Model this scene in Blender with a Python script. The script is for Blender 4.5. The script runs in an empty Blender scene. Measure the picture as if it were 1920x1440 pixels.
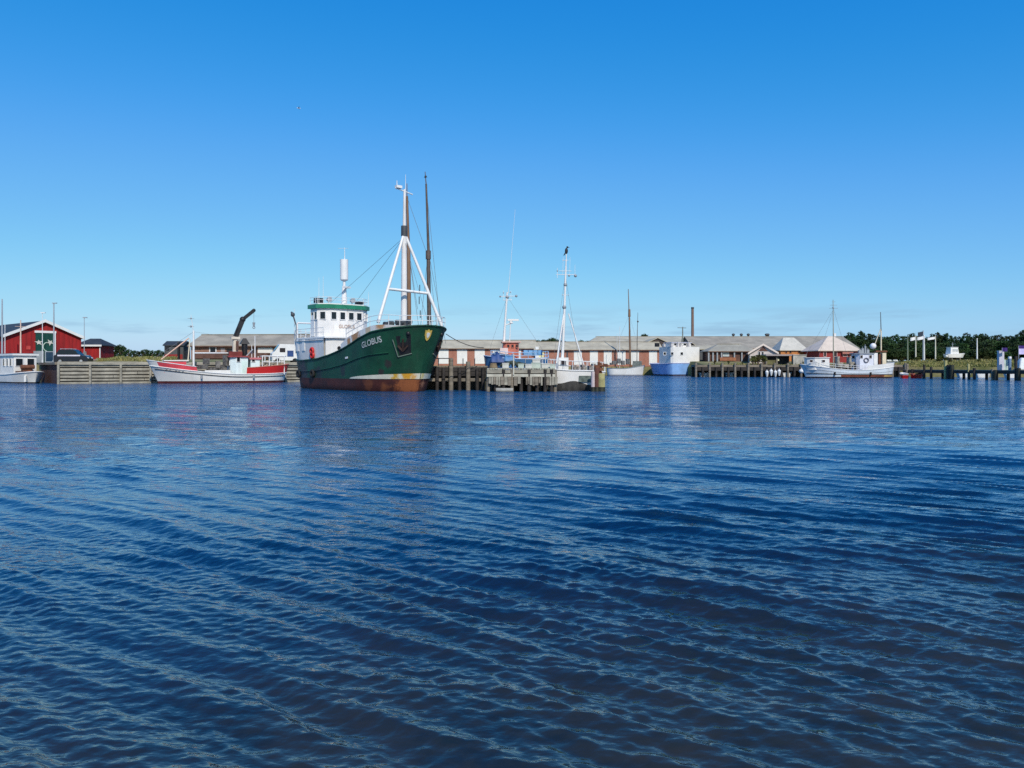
import bpy, math, random
import numpy as np
from mathutils import Vector

rnd = random.Random(11)
npr = np.random.RandomState(5)
SC = bpy.context.scene
COL = SC.collection
PI = math.pi
F, YH, EYE = 1442.0, 688.0, 1.9          # focal length and horizon row of the photograph, eye height in metres


def R(d):
    return math.radians(d)


def W(px, py, d):
    """world point seen at photo pixel (px, py) that stands d metres out"""
    return ((px - 960) / F * d, d, EYE - (py - YH) / F * d)


def WX(px, d):
    return (px - 960) / F * d


def WZ(py, d):
    return EYE - (py - YH) / F * d


class Frame:
    """local frame of a boat or house: where a pixel lands on its plane y = const"""
    def __init__(self, cx, cy, a):
        self.c = (cx, cy)
        self.a = a
        self.u = (math.cos(a), math.sin(a))
        self.v = (-math.sin(a), math.cos(a))

    def at(self, px, py, y=0.0):
        k = (px - 960) / F
        X0 = self.c[0] + y * self.v[0]
        Y0 = self.c[1] + y * self.v[1]
        x = (k * Y0 - X0) / (self.u[0] - k * self.u[1])
        d = Y0 + x * self.u[1]
        return (x, y, EYE - (py - YH) / F * d)

    def atx(self, px, py, x=0.0):
        k = (px - 960) / F
        X0 = self.c[0] + x * self.u[0]
        Y0 = self.c[1] + x * self.u[1]
        y = (k * Y0 - X0) / (self.v[0] - k * self.v[1])
        d = Y0 + y * self.v[1]
        return (x, y, EYE - (py - YH) / F * d)


# ------------------------------------------------------------------ mesh builder
class MB:
    def __init__(self):
        self.v = []
        self.f = []
        self.m = []
        self.s = []

    def add(self, verts, faces, mi=0, smooth=False):
        b = len(self.v)
        self.v += [tuple(p) for p in verts]
        for f in faces:
            self.f.append([i + b for i in f])
            self.m.append(mi)
            self.s.append(smooth)
        return self

    def box(self, c, size, rz=0.0, mi=0, taper=1.0):
        x, y, z = c
        a, b, h = size[0] / 2, size[1] / 2, size[2] / 2
        cs, sn = math.cos(rz), math.sin(rz)
        vs = []
        for dz, t in ((-h, 1.0), (h, taper)):
            for dx, dy in ((-a, -b), (a, -b), (a, b), (-a, b)):
                X, Y = dx * t, dy * t
                vs.append((x + X * cs - Y * sn, y + X * sn + Y * cs, z + dz))
        return self.add(vs, [(3, 2, 1, 0), (4, 5, 6, 7), (0, 1, 5, 4), (1, 2, 6, 5), (2, 3, 7, 6), (3, 0, 4, 7)], mi)

    def cyl(self, p0, p1, r0, r1=None, n=8, mi=0, smooth=True):
        if r1 is None:
            r1 = r0
        a, b = Vector(p0), Vector(p1)
        d = (b - a)
        if d.length < 1e-6:
            return self
        d.normalize()
        u = d.orthogonal().normalized()
        w = d.cross(u)
        vs = []
        for p, r in ((a, r0), (b, r1)):
            for i in range(n):
                t = 2 * PI * i / n
                vs.append(p + u * (r * math.cos(t)) + w * (r * math.sin(t)))
        self.add(vs, [(i, (i + 1) % n, n + (i + 1) % n, n + i) for i in range(n)], mi, smooth)
        self.add(vs[:n], [tuple(range(n - 1, -1, -1))], mi)
        self.add(vs[n:], [tuple(range(n))], mi)
        return self

    def tube(self, pts, r, n=6, mi=0):
        for a, b in zip(pts[:-1], pts[1:]):
            self.cyl(a, b, r, r, n, mi)
        return self

    def beam(self, p0, p1, w, h, mi=0):
        """square timber from p0 to p1"""
        a, b = Vector(p0), Vector(p1)
        d = (b - a).normalized()
        up = Vector((0, 0, 1)) if abs(d.z) < 0.95 else Vector((0, 1, 0))
        s = d.cross(up).normalized()
        t = s.cross(d).normalized()
        vs = []
        for p in (a, b):
            for i, j in ((-1, -1), (1, -1), (1, 1), (-1, 1)):
                vs.append(p + s * (i * w / 2) + t * (j * h / 2))
        return self.add(vs, [(3, 2, 1, 0), (4, 5, 6, 7), (0, 1, 5, 4), (1, 2, 6, 5), (2, 3, 7, 6), (3, 0, 4, 7)], mi)

    def prism(self, poly, z0, z1, mi=0, scale=1.0):
        n = len(poly)
        cx = sum(p[0] for p in poly) / n
        cy = sum(p[1] for p in poly) / n
        ar = sum(poly[i][0] * poly[(i + 1) % n][1] - poly[(i + 1) % n][0] * poly[i][1] for i in range(n))
        if ar < 0:
            poly = poly[::-1]
        vs = [(x, y, z0) for x, y in poly] + [(cx + (x - cx) * scale, cy + (y - cy) * scale, z1) for x, y in poly]
        fs = [tuple(range(n - 1, -1, -1)), tuple(range(n, 2 * n))] + [(i, (i + 1) % n, n + (i + 1) % n, n + i) for i in range(n)]
        return self.add(vs, fs, mi)

    def slab(self, poly, off, mi=0):
        """planar polygon in space thickened by the vector off"""
        n = len(poly)
        o = Vector(off)
        vs = [Vector(p) for p in poly] + [Vector(p) + o for p in poly]
        fs = [tuple(range(n - 1, -1, -1)), tuple(range(n, 2 * n))] + [(i, (i + 1) % n, n + (i + 1) % n, n + i) for i in range(n)]
        return self.add(vs, fs, mi)

    def ball(self, c, r, n=12, m=8, mi=0, sz=1.0):
        vs = []
        for j in range(m + 1):
            t = PI * j / m
            for i in range(n):
                p = 2 * PI * i / n
                vs.append((c[0] + r * math.sin(t) * math.cos(p), c[1] + r * math.sin(t) * math.sin(p), c[2] + r * sz * math.cos(t)))
        fs = []
        for j in range(m):
            for i in range(n):
                fs.append((j * n + i, (j + 1) * n + i, (j + 1) * n + (i + 1) % n, j * n + (i + 1) % n))
        return self.add(vs, fs, mi, True)

    def ring(self, c, axis, r, rr, n=16, k=6, mi=0):
        ax = Vector(axis).normalized()
        u = ax.orthogonal().normalized()
        w = ax.cross(u)
        vs, fs = [], []
        for i in range(n):
            t = 2 * PI * i / n
            rad = u * math.cos(t) + w * math.sin(t)
            for j in range(k):
                q = 2 * PI * j / k
                vs.append(Vector(c) + rad * (r + rr * math.cos(q)) + ax * (rr * math.sin(q)))
        for i in range(n):
            for j in range(k):
                fs.append((i * k + j, ((i + 1) % n) * k + j, ((i + 1) % n) * k + (j + 1) % k, i * k + (j + 1) % k))
        return self.add(vs, fs, mi, True)

    def build(self, name, mats, parent=None, loc=(0, 0, 0), rz=0.0):
        me = bpy.data.meshes.new(name)
        me.from_pydata([tuple(p) for p in self.v], [], self.f)
        if not isinstance(mats, (list, tuple)):
            mats = [mats]
        for m in mats:
            me.materials.append(m)
        me.polygons.foreach_set('material_index', [min(i, len(mats) - 1) for i in self.m])
        me.polygons.foreach_set('use_smooth', self.s)
        me.update()
        o = bpy.data.objects.new(name, me)
        COL.objects.link(o)
        o.location = loc
        o.rotation_euler = (0, 0, rz)
        if parent:
            o.parent = parent
        return o


def np_obj(name, verts, faces, mats, parent=None, loc=(0, 0, 0), smooth=False):
    me = bpy.data.meshes.new(name)
    nv, nf, k = len(verts), len(faces), faces.shape[1]
    me.vertices.add(nv)
    me.vertices.foreach_set('co', np.asarray(verts, np.float32).ravel())
    me.loops.add(nf * k)
    me.loops.foreach_set('vertex_index', np.asarray(faces, np.int32).ravel())
    me.polygons.add(nf)
    me.polygons.foreach_set('loop_start', np.arange(0, nf * k, k, dtype=np.int32))
    me.polygons.foreach_set('loop_total', np.full(nf, k, np.int32))
    me.polygons.foreach_set('use_smooth', np.full(nf, smooth))
    for m in (mats if isinstance(mats, (list, tuple)) else [mats]):
        me.materials.append(m)
    me.update(calc_edges=True)
    me.validate()
    o = bpy.data.objects.new(name, me)
    COL.objects.link(o)
    o.location = loc
    if parent:
        o.parent = parent
    return o


def tag(o, label=None, cat=None, group=None, kind=None):
    if label:
        o['label'] = label
    if cat:
        o['category'] = cat
    if group:
        o['group'] = group
    if kind:
        o['kind'] = kind
    return o


def thing(name, label, cat, loc=(0, 0, 0), rz=0.0, group=None):
    o = bpy.data.objects.new(name, None)
    o.empty_display_size = 0.5
    COL.objects.link(o)
    o.location = loc
    o.rotation_euler = (0, 0, rz)
    return tag(o, label, cat, group)


def kids(o):
    return [c for c in SC.objects if c.parent == o]


def copy_tree(o, loc=None, rz=None, scale=None, label=None, parent=None):
    ch = kids(o)
    c = o.copy()
    COL.objects.link(c)
    c.parent = parent
    if loc is not None:
        c.location = loc
    if rz is not None:
        c.rotation_euler = (0, 0, rz)
    if scale is not None:
        c.scale = scale
    if label:
        c['label'] = label
    for k in ch:
        copy_tree(k, parent=c)
    return c


# ------------------------------------------------------------------ materials
def new_mat(name):
    m = bpy.data.materials.new(name)
    m.use_nodes = True
    nt = m.node_tree
    nt.nodes.clear()
    out = nt.nodes.new('ShaderNodeOutputMaterial')
    return m, nt, out


def N(nt, kind, **kw):
    n = nt.nodes.new(kind)
    for k, v in kw.items():
        if hasattr(n, k) and k not in ('Scale',):
            setattr(n, k, v)
        else:
            n.inputs[k].default_value = v
    return n


def mth(nt, op, a, b=None, c=None, clamp=False):
    n = nt.nodes.new('ShaderNodeMath')
    n.operation = op
    n.use_clamp = clamp
    for i, v in enumerate((a, b, c)):
        if v is None:
            continue
        if isinstance(v, (int, float)):
            n.inputs[i].default_value = v
        else:
            nt.links.new(v, n.inputs[i])
    return n.outputs[0]


def vm(nt, op, a, b=None, scale=None):
    n = nt.nodes.new('ShaderNodeVectorMath')
    n.operation = op
    for i, v in enumerate((a, b)):
        if v is None:
            continue
        if isinstance(v, (tuple, list)):
            n.inputs[i].default_value = v
        else:
            nt.links.new(v, n.inputs[i])
    if scale is not None:
        if isinstance(scale, (int, float)):
            n.inputs['Scale'].default_value = scale
        else:
            nt.links.new(scale, n.inputs['Scale'])
    return n


def mix_rgb(nt, fac, a, b):
    n = nt.nodes.new('ShaderNodeMix')
    n.data_type = 'RGBA'
    for i, v in ((0, fac), (6, a), (7, b)):
        if isinstance(v, (int, float)):
            n.inputs[i].default_value = v
        elif isinstance(v, (tuple, list)):
            n.inputs[i].default_value = (v[0], v[1], v[2], 1)
        else:
            nt.links.new(v, n.inputs[i])
    return n.outputs[2]


def sstep(nt, v, lo, hi):
    n = nt.nodes.new('ShaderNodeMapRange')
    n.interpolation_type = 'SMOOTHSTEP'
    nt.links.new(v, n.inputs[0])
    n.inputs[1].default_value = lo
    n.inputs[2].default_value = hi
    return n.outputs[0]


def noise(nt, vec, scale, detail=4, rough=0.55, stretch=None, rot=0.0):
    if stretch or rot:
        mp = nt.nodes.new('ShaderNodeMapping')
        nt.links.new(vec, mp.inputs[0])
        if stretch:
            mp.inputs['Scale'].default_value = stretch
        mp.inputs['Rotation'].default_value = (0, 0, rot)
        vec = mp.outputs[0]
    n = nt.nodes.new('ShaderNodeTexNoise')
    nt.links.new(vec, n.inputs['Vector'])
    n.inputs['Scale'].default_value = scale
    n.inputs['Detail'].default_value = detail
    n.inputs['Roughness'].default_value = rough
    return n


MATS = {}


def paint(name, col, rough=0.5, var=0.12, scale=1.2, streak=0.0, streakcol=(0.12, 0.06, 0.03), rust=0.0,
          rustcol=(0.16, 0.055, 0.02), metal=0.0, bump=0.0, bscale=20, per_object=0.0, stretch=(1, 1, 1), spec=0.4, spots=()):
    """painted or weathered surface: cloudy tone variation, downward dirt streaks, rust blooms"""
    if name in MATS:
        return MATS[name]
    m, nt, out = new_mat(name)
    L = nt.links
    tc = nt.nodes.new('ShaderNodeTexCoord').outputs['Object']
    n1 = noise(nt, tc, scale, 6, 0.6, stretch)
    f = sstep(nt, n1.outputs['Fac'], 0.3, 0.72)
    lo = [max(0, c * (1 - var)) for c in col]
    hi = [min(1, c * (1 + var)) for c in col]
    c = mix_rgb(nt, f, lo, hi)
    if streak > 0:
        n2 = noise(nt, tc, 1.0, 5, 0.6, (2.6, 2.6, 0.35))
        c = mix_rgb(nt, mth(nt, 'MULTIPLY', sstep(nt, n2.outputs['Fac'], 0.5, 0.78), streak), c, streakcol)
    if rust > 0:
        n3 = noise(nt, tc, 0.9, 9, 0.72, (1, 1, 0.6))
        c = mix_rgb(nt, sstep(nt, n3.outputs['Fac'], 0.68 - 0.22 * rust, 0.76 - 0.18 * rust), c, rustcol)
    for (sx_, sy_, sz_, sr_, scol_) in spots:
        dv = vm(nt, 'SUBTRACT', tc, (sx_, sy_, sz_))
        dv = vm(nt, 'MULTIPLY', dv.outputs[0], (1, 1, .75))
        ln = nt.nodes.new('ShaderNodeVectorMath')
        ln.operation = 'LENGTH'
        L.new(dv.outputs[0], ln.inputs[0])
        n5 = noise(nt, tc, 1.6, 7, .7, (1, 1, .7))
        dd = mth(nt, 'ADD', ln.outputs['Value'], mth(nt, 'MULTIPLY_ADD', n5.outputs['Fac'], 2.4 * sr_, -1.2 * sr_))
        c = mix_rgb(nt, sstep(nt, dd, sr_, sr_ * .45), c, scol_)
    if per_object > 0:
        oi = nt.nodes.new('ShaderNodeObjectInfo')
        hsv = nt.nodes.new('ShaderNodeHueSaturation')
        L.new(mth(nt, 'MULTIPLY_ADD', oi.outputs['Random'], per_object, 1 - per_object / 2), hsv.inputs['Value'])
        L.new(c, hsv.inputs['Color'])
        c = hsv.outputs[0]
    b = nt.nodes.new('ShaderNodeBsdfPrincipled')
    L.new(c, b.inputs['Base Color'])
    L.new(mth(nt, 'MULTIPLY_ADD', n1.outputs['Fac'], 0.3, rough - 0.15, clamp=True), b.inputs['Roughness'])
    b.inputs['Metallic'].default_value = metal
    b.inputs['Specular IOR Level'].default_value = spec
    if bump > 0:
        n4 = noise(nt, tc, bscale, 5, 0.6, stretch)
        bp = nt.nodes.new('ShaderNodeBump')
        bp.inputs['Strength'].default_value = bump
        bp.inputs['Distance'].default_value = 0.05
        L.new(n4.outputs['Fac'], bp.inputs['Height'])
        L.new(bp.outputs[0], b.inputs['Normal'])
    L.new(b.outputs[0], out.inputs[0])
    MATS[name] = m
    return m


def glass_mat(name, col=(0.012, 0.016, 0.02)):
    if name in MATS:
        return MATS[name]
    m, nt, out = new_mat(name)
    b = nt.nodes.new('ShaderNodeBsdfPrincipled')
    b.inputs['Base Color'].default_value = (*col, 1)
    b.inputs['Roughness'].default_value = 0.06
    b.inputs['Specular IOR Level'].default_value = 0.35
    nt.links.new(b.outputs[0], out.inputs[0])
    MATS[name] = m
    return m


def brick_mat(name, c1, c2, mortar):
    m, nt, out = new_mat(name)
    L = nt.links
    tc = nt.nodes.new('ShaderNodeTexCoord').outputs['Object']
    sx = nt.nodes.new('ShaderNodeSeparateXYZ')
    L.new(tc, sx.inputs[0])
    cb = nt.nodes.new('ShaderNodeCombineXYZ')
    L.new(mth(nt, 'ADD', sx.outputs[0], sx.outputs[1]), cb.inputs[0])
    L.new(sx.outputs[2], cb.inputs[1])
    br = nt.nodes.new('ShaderNodeTexBrick')
    L.new(cb.outputs[0], br.inputs['Vector'])
    br.inputs['Color1'].default_value = (*c1, 1)
    br.inputs['Color2'].default_value = (*c2, 1)
    br.inputs['Mortar'].default_value = (*mortar, 1)
    br.inputs['Scale'].default_value = 1.0
    br.inputs['Brick Width'].default_value = 0.24
    br.inputs['Row Height'].default_value = 0.075
    br.inputs['Mortar Size'].default_value = 0.008
    n1 = noise(nt, tc, 0.8, 6, 0.6)
    c = mix_rgb(nt, mth(nt, 'MULTIPLY', sstep(nt, n1.outputs['Fac'], 0.45, 0.75), 0.45), br.outputs['Color'], [x * 0.55 for x in c1])
    b = nt.nodes.new('ShaderNodeBsdfPrincipled')
    L.new(c, b.inputs['Base Color'])
    b.inputs['Roughness'].default_value = 0.85
    L.new(b.outputs[0], out.inputs[0])
    MATS[name] = m
    return m


def leaf_mat(name, dark, light):
    m, nt, out = new_mat(name)
    L = nt.links
    tc = nt.nodes.new('ShaderNodeTexCoord').outputs['Object']
    oi = nt.nodes.new('ShaderNodeObjectInfo')
    n1 = noise(nt, tc, 0.7, 5, 0.65)
    c = mix_rgb(nt, sstep(nt, n1.outputs['Fac'], 0.35, 0.68), dark, light)
    hsv = nt.nodes.new('ShaderNodeHueSaturation')
    L.new(c, hsv.inputs['Color'])
    L.new(mth(nt, 'MULTIPLY_ADD', oi.outputs['Random'], 0.05, 0.475), hsv.inputs['Hue'])
    L.new(mth(nt, 'MULTIPLY_ADD', oi.outputs['Random'], 0.7, 0.65), hsv.inputs['Value'])
    b = nt.nodes.new('ShaderNodeBsdfPrincipled')
    L.new(hsv.outputs[0], b.inputs['Base Color'])
    b.inputs['Roughness'].default_value = 0.7
    b.inputs['Specular IOR Level'].default_value = 0.2
    L.new(b.outputs[0], out.inputs[0])
    return m


white = paint('white paint', (0.74, 0.725, 0.69), 0.45, 0.06, 0.8, streak=0.25, streakcol=(0.55, 0.48, 0.40))
white_clean = paint('clean white paint', (0.76, 0.755, 0.73), 0.4, 0.05)
white_rusty = paint('white paint with rust', (0.73, 0.71, 0.68), 0.5, 0.09, 0.6, streak=0.45, streakcol=(0.55, 0.42, 0.30), rust=0.02, rustcol=(0.38, 0.19, 0.08))
cream = paint('cream paint', (0.72, 0.62, 0.44), 0.5, 0.1)
grey_paint = paint('grey paint', (0.30, 0.32, 0.34), 0.5, 0.15)
dark_grey = paint('dark grey', (0.06, 0.065, 0.07), 0.5, 0.25)
black_paint = paint('black paint', (0.012, 0.012, 0.014), 0.5, 0.3)
red_paint = paint('red paint', (0.55, 0.02, 0.018), 0.45, 0.12, 1.0, streak=0.15)
coral = paint('coral paint', (0.56, 0.17, 0.11), 0.5, 0.12)
faded_red = paint('faded red paint', (0.66, 0.07, 0.09), 0.5, 0.15)
barn_red = paint('barn red boards', (0.29, 0.011, 0.012), 0.75, 0.28, 1.0, stretch=(3, 3, 0.25))
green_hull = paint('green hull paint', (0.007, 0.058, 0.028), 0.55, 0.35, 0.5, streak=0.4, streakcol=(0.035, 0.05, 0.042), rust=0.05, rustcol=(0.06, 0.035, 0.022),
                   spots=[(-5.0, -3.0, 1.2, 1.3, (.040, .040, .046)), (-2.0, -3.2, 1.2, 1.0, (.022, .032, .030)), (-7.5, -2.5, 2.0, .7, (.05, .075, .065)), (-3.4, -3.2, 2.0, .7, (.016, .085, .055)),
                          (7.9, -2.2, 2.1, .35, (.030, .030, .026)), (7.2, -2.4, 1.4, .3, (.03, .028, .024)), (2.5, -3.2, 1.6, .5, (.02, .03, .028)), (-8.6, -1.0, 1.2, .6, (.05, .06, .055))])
green_trim = paint('green trim paint', (0.02, 0.20, 0.11), 0.45, 0.15)
boot_red = paint('red antifouling', (0.13, 0.028, 0.017), 0.65, 0.35, 0.8, streak=0.5, streakcol=(0.035, 0.016, 0.013), rust=0.3, rustcol=(0.25, 0.085, 0.02))
boot_dark = paint('dark waterline paint', (0.03, 0.017, 0.017), 0.6, 0.3, 1.5)
bow_band = paint('worn cream bow band', (0.72, 0.66, 0.48), 0.55, 0.15, 1.0, rust=0.75, rustcol=(0.62, 0.27, 0.02))
gold = paint('gold paint', (0.65, 0.45, 0.10), 0.45, 0.15)
blue_hull = paint('light blue hull paint', (0.22, 0.40, 0.72), 0.4, 0.12, 0.6, streak=0.2, streakcol=(0.25, 0.3, 0.4))
navy = paint('blue tarpaulin', (0.022, 0.06, 0.19), 0.55, 0.3, 1.5)
mid_blue = paint('mid blue paint', (0.05, 0.16, 0.33), 0.5, 0.25, 1.5)
pale_blue = paint('pale grey blue hull', (0.64, 0.70, 0.76), 0.42, 0.08, 0.6, streak=0.35, streakcol=(0.42, 0.36, 0.30))
rust_brown = paint('rusty steel', (0.16, 0.06, 0.03), 0.8, 0.4, 2.0)
old_wood = paint('grey weathered timber', (0.21, 0.18, 0.14), 0.85, 0.35, 1.6, stretch=(0.35, 0.35, 2.5), bump=0.3, streak=0.3, streakcol=(0.10, 0.085, 0.06))
pale_wood = paint('bleached timber', (0.33, 0.305, 0.245), 0.85, 0.3, 1.6, stretch=(0.5, 0.5, 1.5), streak=0.35, streakcol=(0.13, 0.12, 0.08))
dark_wood = paint('tarred timber', (0.032, 0.027, 0.024), 0.8, 0.5, 1.5, stretch=(0.5, 0.5, 1.5))
wet_wood = paint('wet algae timber', (0.022, 0.024, 0.014), 0.55, 0.5, 2.0)
mossy_wood = paint('mossy pile timber', (0.42, 0.38, 0.17), 0.85, 0.35, 1.6)
mast_wood = paint('varnished mast wood', (0.21, 0.115, 0.06), 0.55, 0.25, 1.2, stretch=(2, 2, 0.4))
mast_dark = paint('dark mast wood', (0.10, 0.075, 0.06), 0.6, 0.3, 1.2)
concrete = paint('weathered concrete', (0.42, 0.40, 0.35), 0.9, 0.25, 0.8, bump=0.2, streak=0.5, streakcol=(0.15, 0.14, 0.11))
roof_grey = paint('grey corrugated roofing', (0.32, 0.285, 0.225), 0.85, 0.22, 0.35, streak=0.3, streakcol=(0.26, 0.26, 0.22))
roof_cream = paint('pale fibre cement roofing', (0.43, 0.385, 0.285), 0.85, 0.18, 0.35, streak=0.25, streakcol=(0.36, 0.34, 0.28))
roof_pink = paint('pinkish tiled roofing', (0.55, 0.42, 0.36), 0.85, 0.15, 0.5)
roof_bright = paint('bright metal roofing', (0.52, 0.49, 0.42), 0.7, 0.1)
roof_dark = paint('dark slate roofing', (0.035, 0.042, 0.05), 0.7, 0.25, 0.8)
brick_red = brick_mat('red brickwork', (0.42, 0.13, 0.07), (0.34, 0.10, 0.05), (0.40, 0.33, 0.27))
brick_brown = brick_mat('brown brickwork', (0.33, 0.15, 0.09), (0.26, 0.11, 0.065), (0.36, 0.31, 0.26))
chimney_brick = brick_mat('chimney brickwork', (0.20, 0.11, 0.085), (0.16, 0.09, 0.07), (0.22, 0.18, 0.15))
orange_wall = paint('orange boarded wall', (0.52, 0.20, 0.06), 0.7, 0.15, 2.0)
red_wall = paint('red boarded wall', (0.27, 0.025, 0.022), 0.7, 0.2, 1.0)
grey_wall = paint('dark grey boarded wall', (0.085, 0.09, 0.095), 0.8, 0.25, 1.2, stretch=(3, 3, 0.3))
brown_wall = paint('brown boarded wall', (0.12, 0.06, 0.045), 0.8, 0.3, 1.2)
teal = paint('teal door paint', (0.007, 0.055, 0.04), 0.5, 0.2)
panel_white = paint('white panel', (0.78, 0.76, 0.70), 0.6, 0.06, 0.7)
glass = glass_mat('dark window glass')
glass_blue = glass_mat('blue window glass', (0.02, 0.05, 0.09))
rope_mat = paint('rope', (0.05, 0.045, 0.04), 0.9, 0.2)
wire_mat = paint('rigging wire', (0.16, 0.17, 0.18), 0.6, 0.2)
flag_white = paint('white flag cloth', (0.75, 0.75, 0.76), 0.8, 0.06)
flag_dark = paint('dark flag cloth', (0.03, 0.04, 0.06), 0.8, 0.1)
purple = paint('purple cloth', (0.05, 0.02, 0.16), 0.8, 0.15)
skinless = None
car_paint = paint('dark car paint', (0.012, 0.015, 0.022), 0.25, 0.1, spec=0.5)
rubber = paint('black rubber', (0.014, 0.014, 0.014), 0.8, 0.2)
pole_grey = paint('galvanised pole', (0.33, 0.36, 0.40), 0.5, 0.1)
pole_white = paint('white pole', (0.74, 0.74, 0.74), 0.5, 0.06)
pole_green = paint('weathered green pole', (0.20, 0.24, 0.17), 0.6, 0.1)
bird_dark = paint('dark feathers', (0.03, 0.03, 0.035), 0.8, 0.2)
bird_white = paint('white feathers', (0.7, 0.72, 0.74), 0.8, 0.1)
bird_grey = paint('grey wing feathers', (0.26, 0.30, 0.35), 0.8, 0.1)
# ------------------------------------------------------------------ hulls
class Hull:
    def __init__(s, L, B, zb, zm, zs, tm=0.6, pw=1.7, rake=0.8, srake=0.3, lew=0.38, led=0.30, ls=0.22, stern='round',
                 tw=0.75, mbow=0.6, flare=0.12, sheer=None):
        s.L, s.B, s.zb, s.zm, s.zs, s.tm, s.pw = L, B, zb, zm, zs, tm, pw
        s.rake, s.srake, s.lew, s.led, s.ls, s.stern, s.tw, s.mbow, s.flare = rake, srake, lew * L, led * L, ls * L, stern, tw, mbow, flare
        s.pts = sheer

    def sheer(s, t):
        if s.pts:
            p = s.pts
            if t <= p[0][0]:
                return p[0][1]
            for (a, za), (b, zb) in zip(p[:-1], p[1:]):
                if t <= b:
                    k = (t - a) / (b - a)
                    k = k * k * (3 - 2 * k) * 0.4 + k * 0.6
                    return za + (zb - za) * k
            return p[-1][1]
        if t < s.tm:
            return s.zm + (s.zb - s.zm) * ((s.tm - t) / s.tm) ** s.pw
        return s.zm + (s.zs - s.zm) * ((t - s.tm) / (1 - s.tm)) ** 2

    def xs(s, z):
        return s.L / 2 + (s.rake * (z / s.zb) ** 1.15 if z > 0 else 0.6 * z)

    def xt(s, z):
        return -s.L / 2 - (s.srake * z / s.zs if z > 0 else 0)

    def x(s, t, z):
        return s.xs(z) + (s.xt(z) - s.xs(z)) * t

    def hb(s, x, z):
        q = max(0.0, min(1.0, z / s.zb))
        le = s.lew + (s.led - s.lew) * q
        d = s.xs(z) - x
        b = s.B / 2 * (1 - s.flare * (1 - q) ** 1.5)
        f = 1.0
        if d < le:
            f *= max(0.0, 1 - (1 - max(0, d) / le) ** 2) ** (s.mbow + 0.25 * (1 - q))
        e = x - s.xt(z)
        if e < s.ls:
            g = max(0.0, 1 - (1 - max(0, e) / s.ls) ** 2)
            f *= (g ** 0.5) if s.stern == 'round' else (s.tw + (1 - s.tw) * g ** 0.6)
        if z < 0:
            b *= max(0.2, 1 + z * 0.35)
        return b * f

    def ts(s, n=44, t0=0.0, t1=1.0):
        r = []
        for i in range(n + 1):
            k = i / n
            k = 0.5 - 0.5 * math.cos(PI * k)
            r.append(t0 + (t1 - t0) * k)
        return r

    def strip(s, mb, r0, r1, n=3, mi=0, t0=0.0, t1=1.0, off=0.0, sides=(1, -1), m=44):
        T = s.ts(m, t0, t1)
        f0 = r0 if callable(r0) else (lambda t: r0)
        f1 = r1 if callable(r1) else (lambda t: r1)
        for sd in sides:
            vs, fs = [], []
            for t in T:
                for k in range(n + 1):
                    z = f0(t) + (f1(t) - f0(t)) * k / n
                    x = s.x(t, z)
                    h = s.hb(x, z)
                    vs.append((x + off * (1 if t < 0.03 else 0), sd * (h + off), z))
            for i in range(len(T) - 1):
                for k in range(n):
                    a, b, c, d = i * (n + 1) + k, (i + 1) * (n + 1) + k, (i + 1) * (n + 1) + k + 1, i * (n + 1) + k + 1
                    fs.append((d, c, b, a) if sd < 0 else (a, b, c, d))
            mb.add(vs, fs, mi, True)
        if t1 >= 1.0 and s.stern != 'round':
            vs, fs = [], []
            for k in range(n + 1):
                z = f0(1) + (f1(1) - f0(1)) * k / n
                x = s.x(1, z)
                h = s.hb(x, z) + off
                vs += [(x - off, h, z), (x - off, -h, z)]
            for k in range(n):
                fs.append((2 * k, 2 * k + 2, 2 * k + 3, 2 * k + 1))
            mb.add(vs, fs, mi)
        return mb

    def deck(s, mb, fz, mi=0, t0=0.0, t1=1.0):
        T = s.ts(24, t0, t1)
        vs, fs = [], []
        for t in T:
            z = fz(t) if callable(fz) else fz
            x = s.x(t, z)
            h = max(0.0, s.hb(x, z) - 0.01)
            vs += [(x, h, z), (x, -h, z)]
        for i in range(len(T) - 1):
            fs.append((2 * i, 2 * i + 2, 2 * i + 3, 2 * i + 1))
        return mb.add(vs, fs, mi)

    def rail_path(s, fz, off=0.0, sd=1, t0=0.0, t1=1.0, n=30):
        r = []
        for t in s.ts(n, t0, t1):
            z = fz(t)
            x = s.x(t, z)
            r.append((x, sd * (s.hb(x, z) + off), z))
        return r

    def gunwale(s, mb, fz, r=0.06, off=0.02, t0=0.0, t1=1.0, mi=0):
        for sd in (1, -1):
            mb.tube(s.rail_path(fz, off, sd, t0, t1), r, 6, mi)
        if t1 >= 1 and s.stern != 'round':
            z = fz(1.0)
            x = s.x(1.0, z)
            h = s.hb(x, z) + off
            mb.cyl((x, h, z), (x, -h, z), r, r, 6, mi)
        return mb


def window(parent, p, ang, w, h, frame=None, pane=None, name='window', fw=0.06):
    """framed window standing proud of a wall; ang is the outward direction in the parent's plan"""
    frame = frame or white_clean
    pane = pane or glass
    mb = MB()
    n = (math.cos(ang), math.sin(ang))
    t = (-n[1], n[0])
    x, y, z = p

    def q(u, v, o):
        return (x + t[0] * u + n[0] * o, y + t[1] * u + n[1] * o, z + v)
    mb.box(q(0, 0, 0.015), (0.05, w, h), ang, 1)
    for sg in (-1, 1):
        mb.box(q(sg * (w / 2 + fw / 2), 0, 0.03), (0.10, fw, h + 2 * fw), ang, 0)
        mb.box(q(0, sg * (h / 2 + fw / 2), 0.028), (0.09, w, fw), ang, 0)
    return mb.build(name, [frame, pane], parent)


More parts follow.
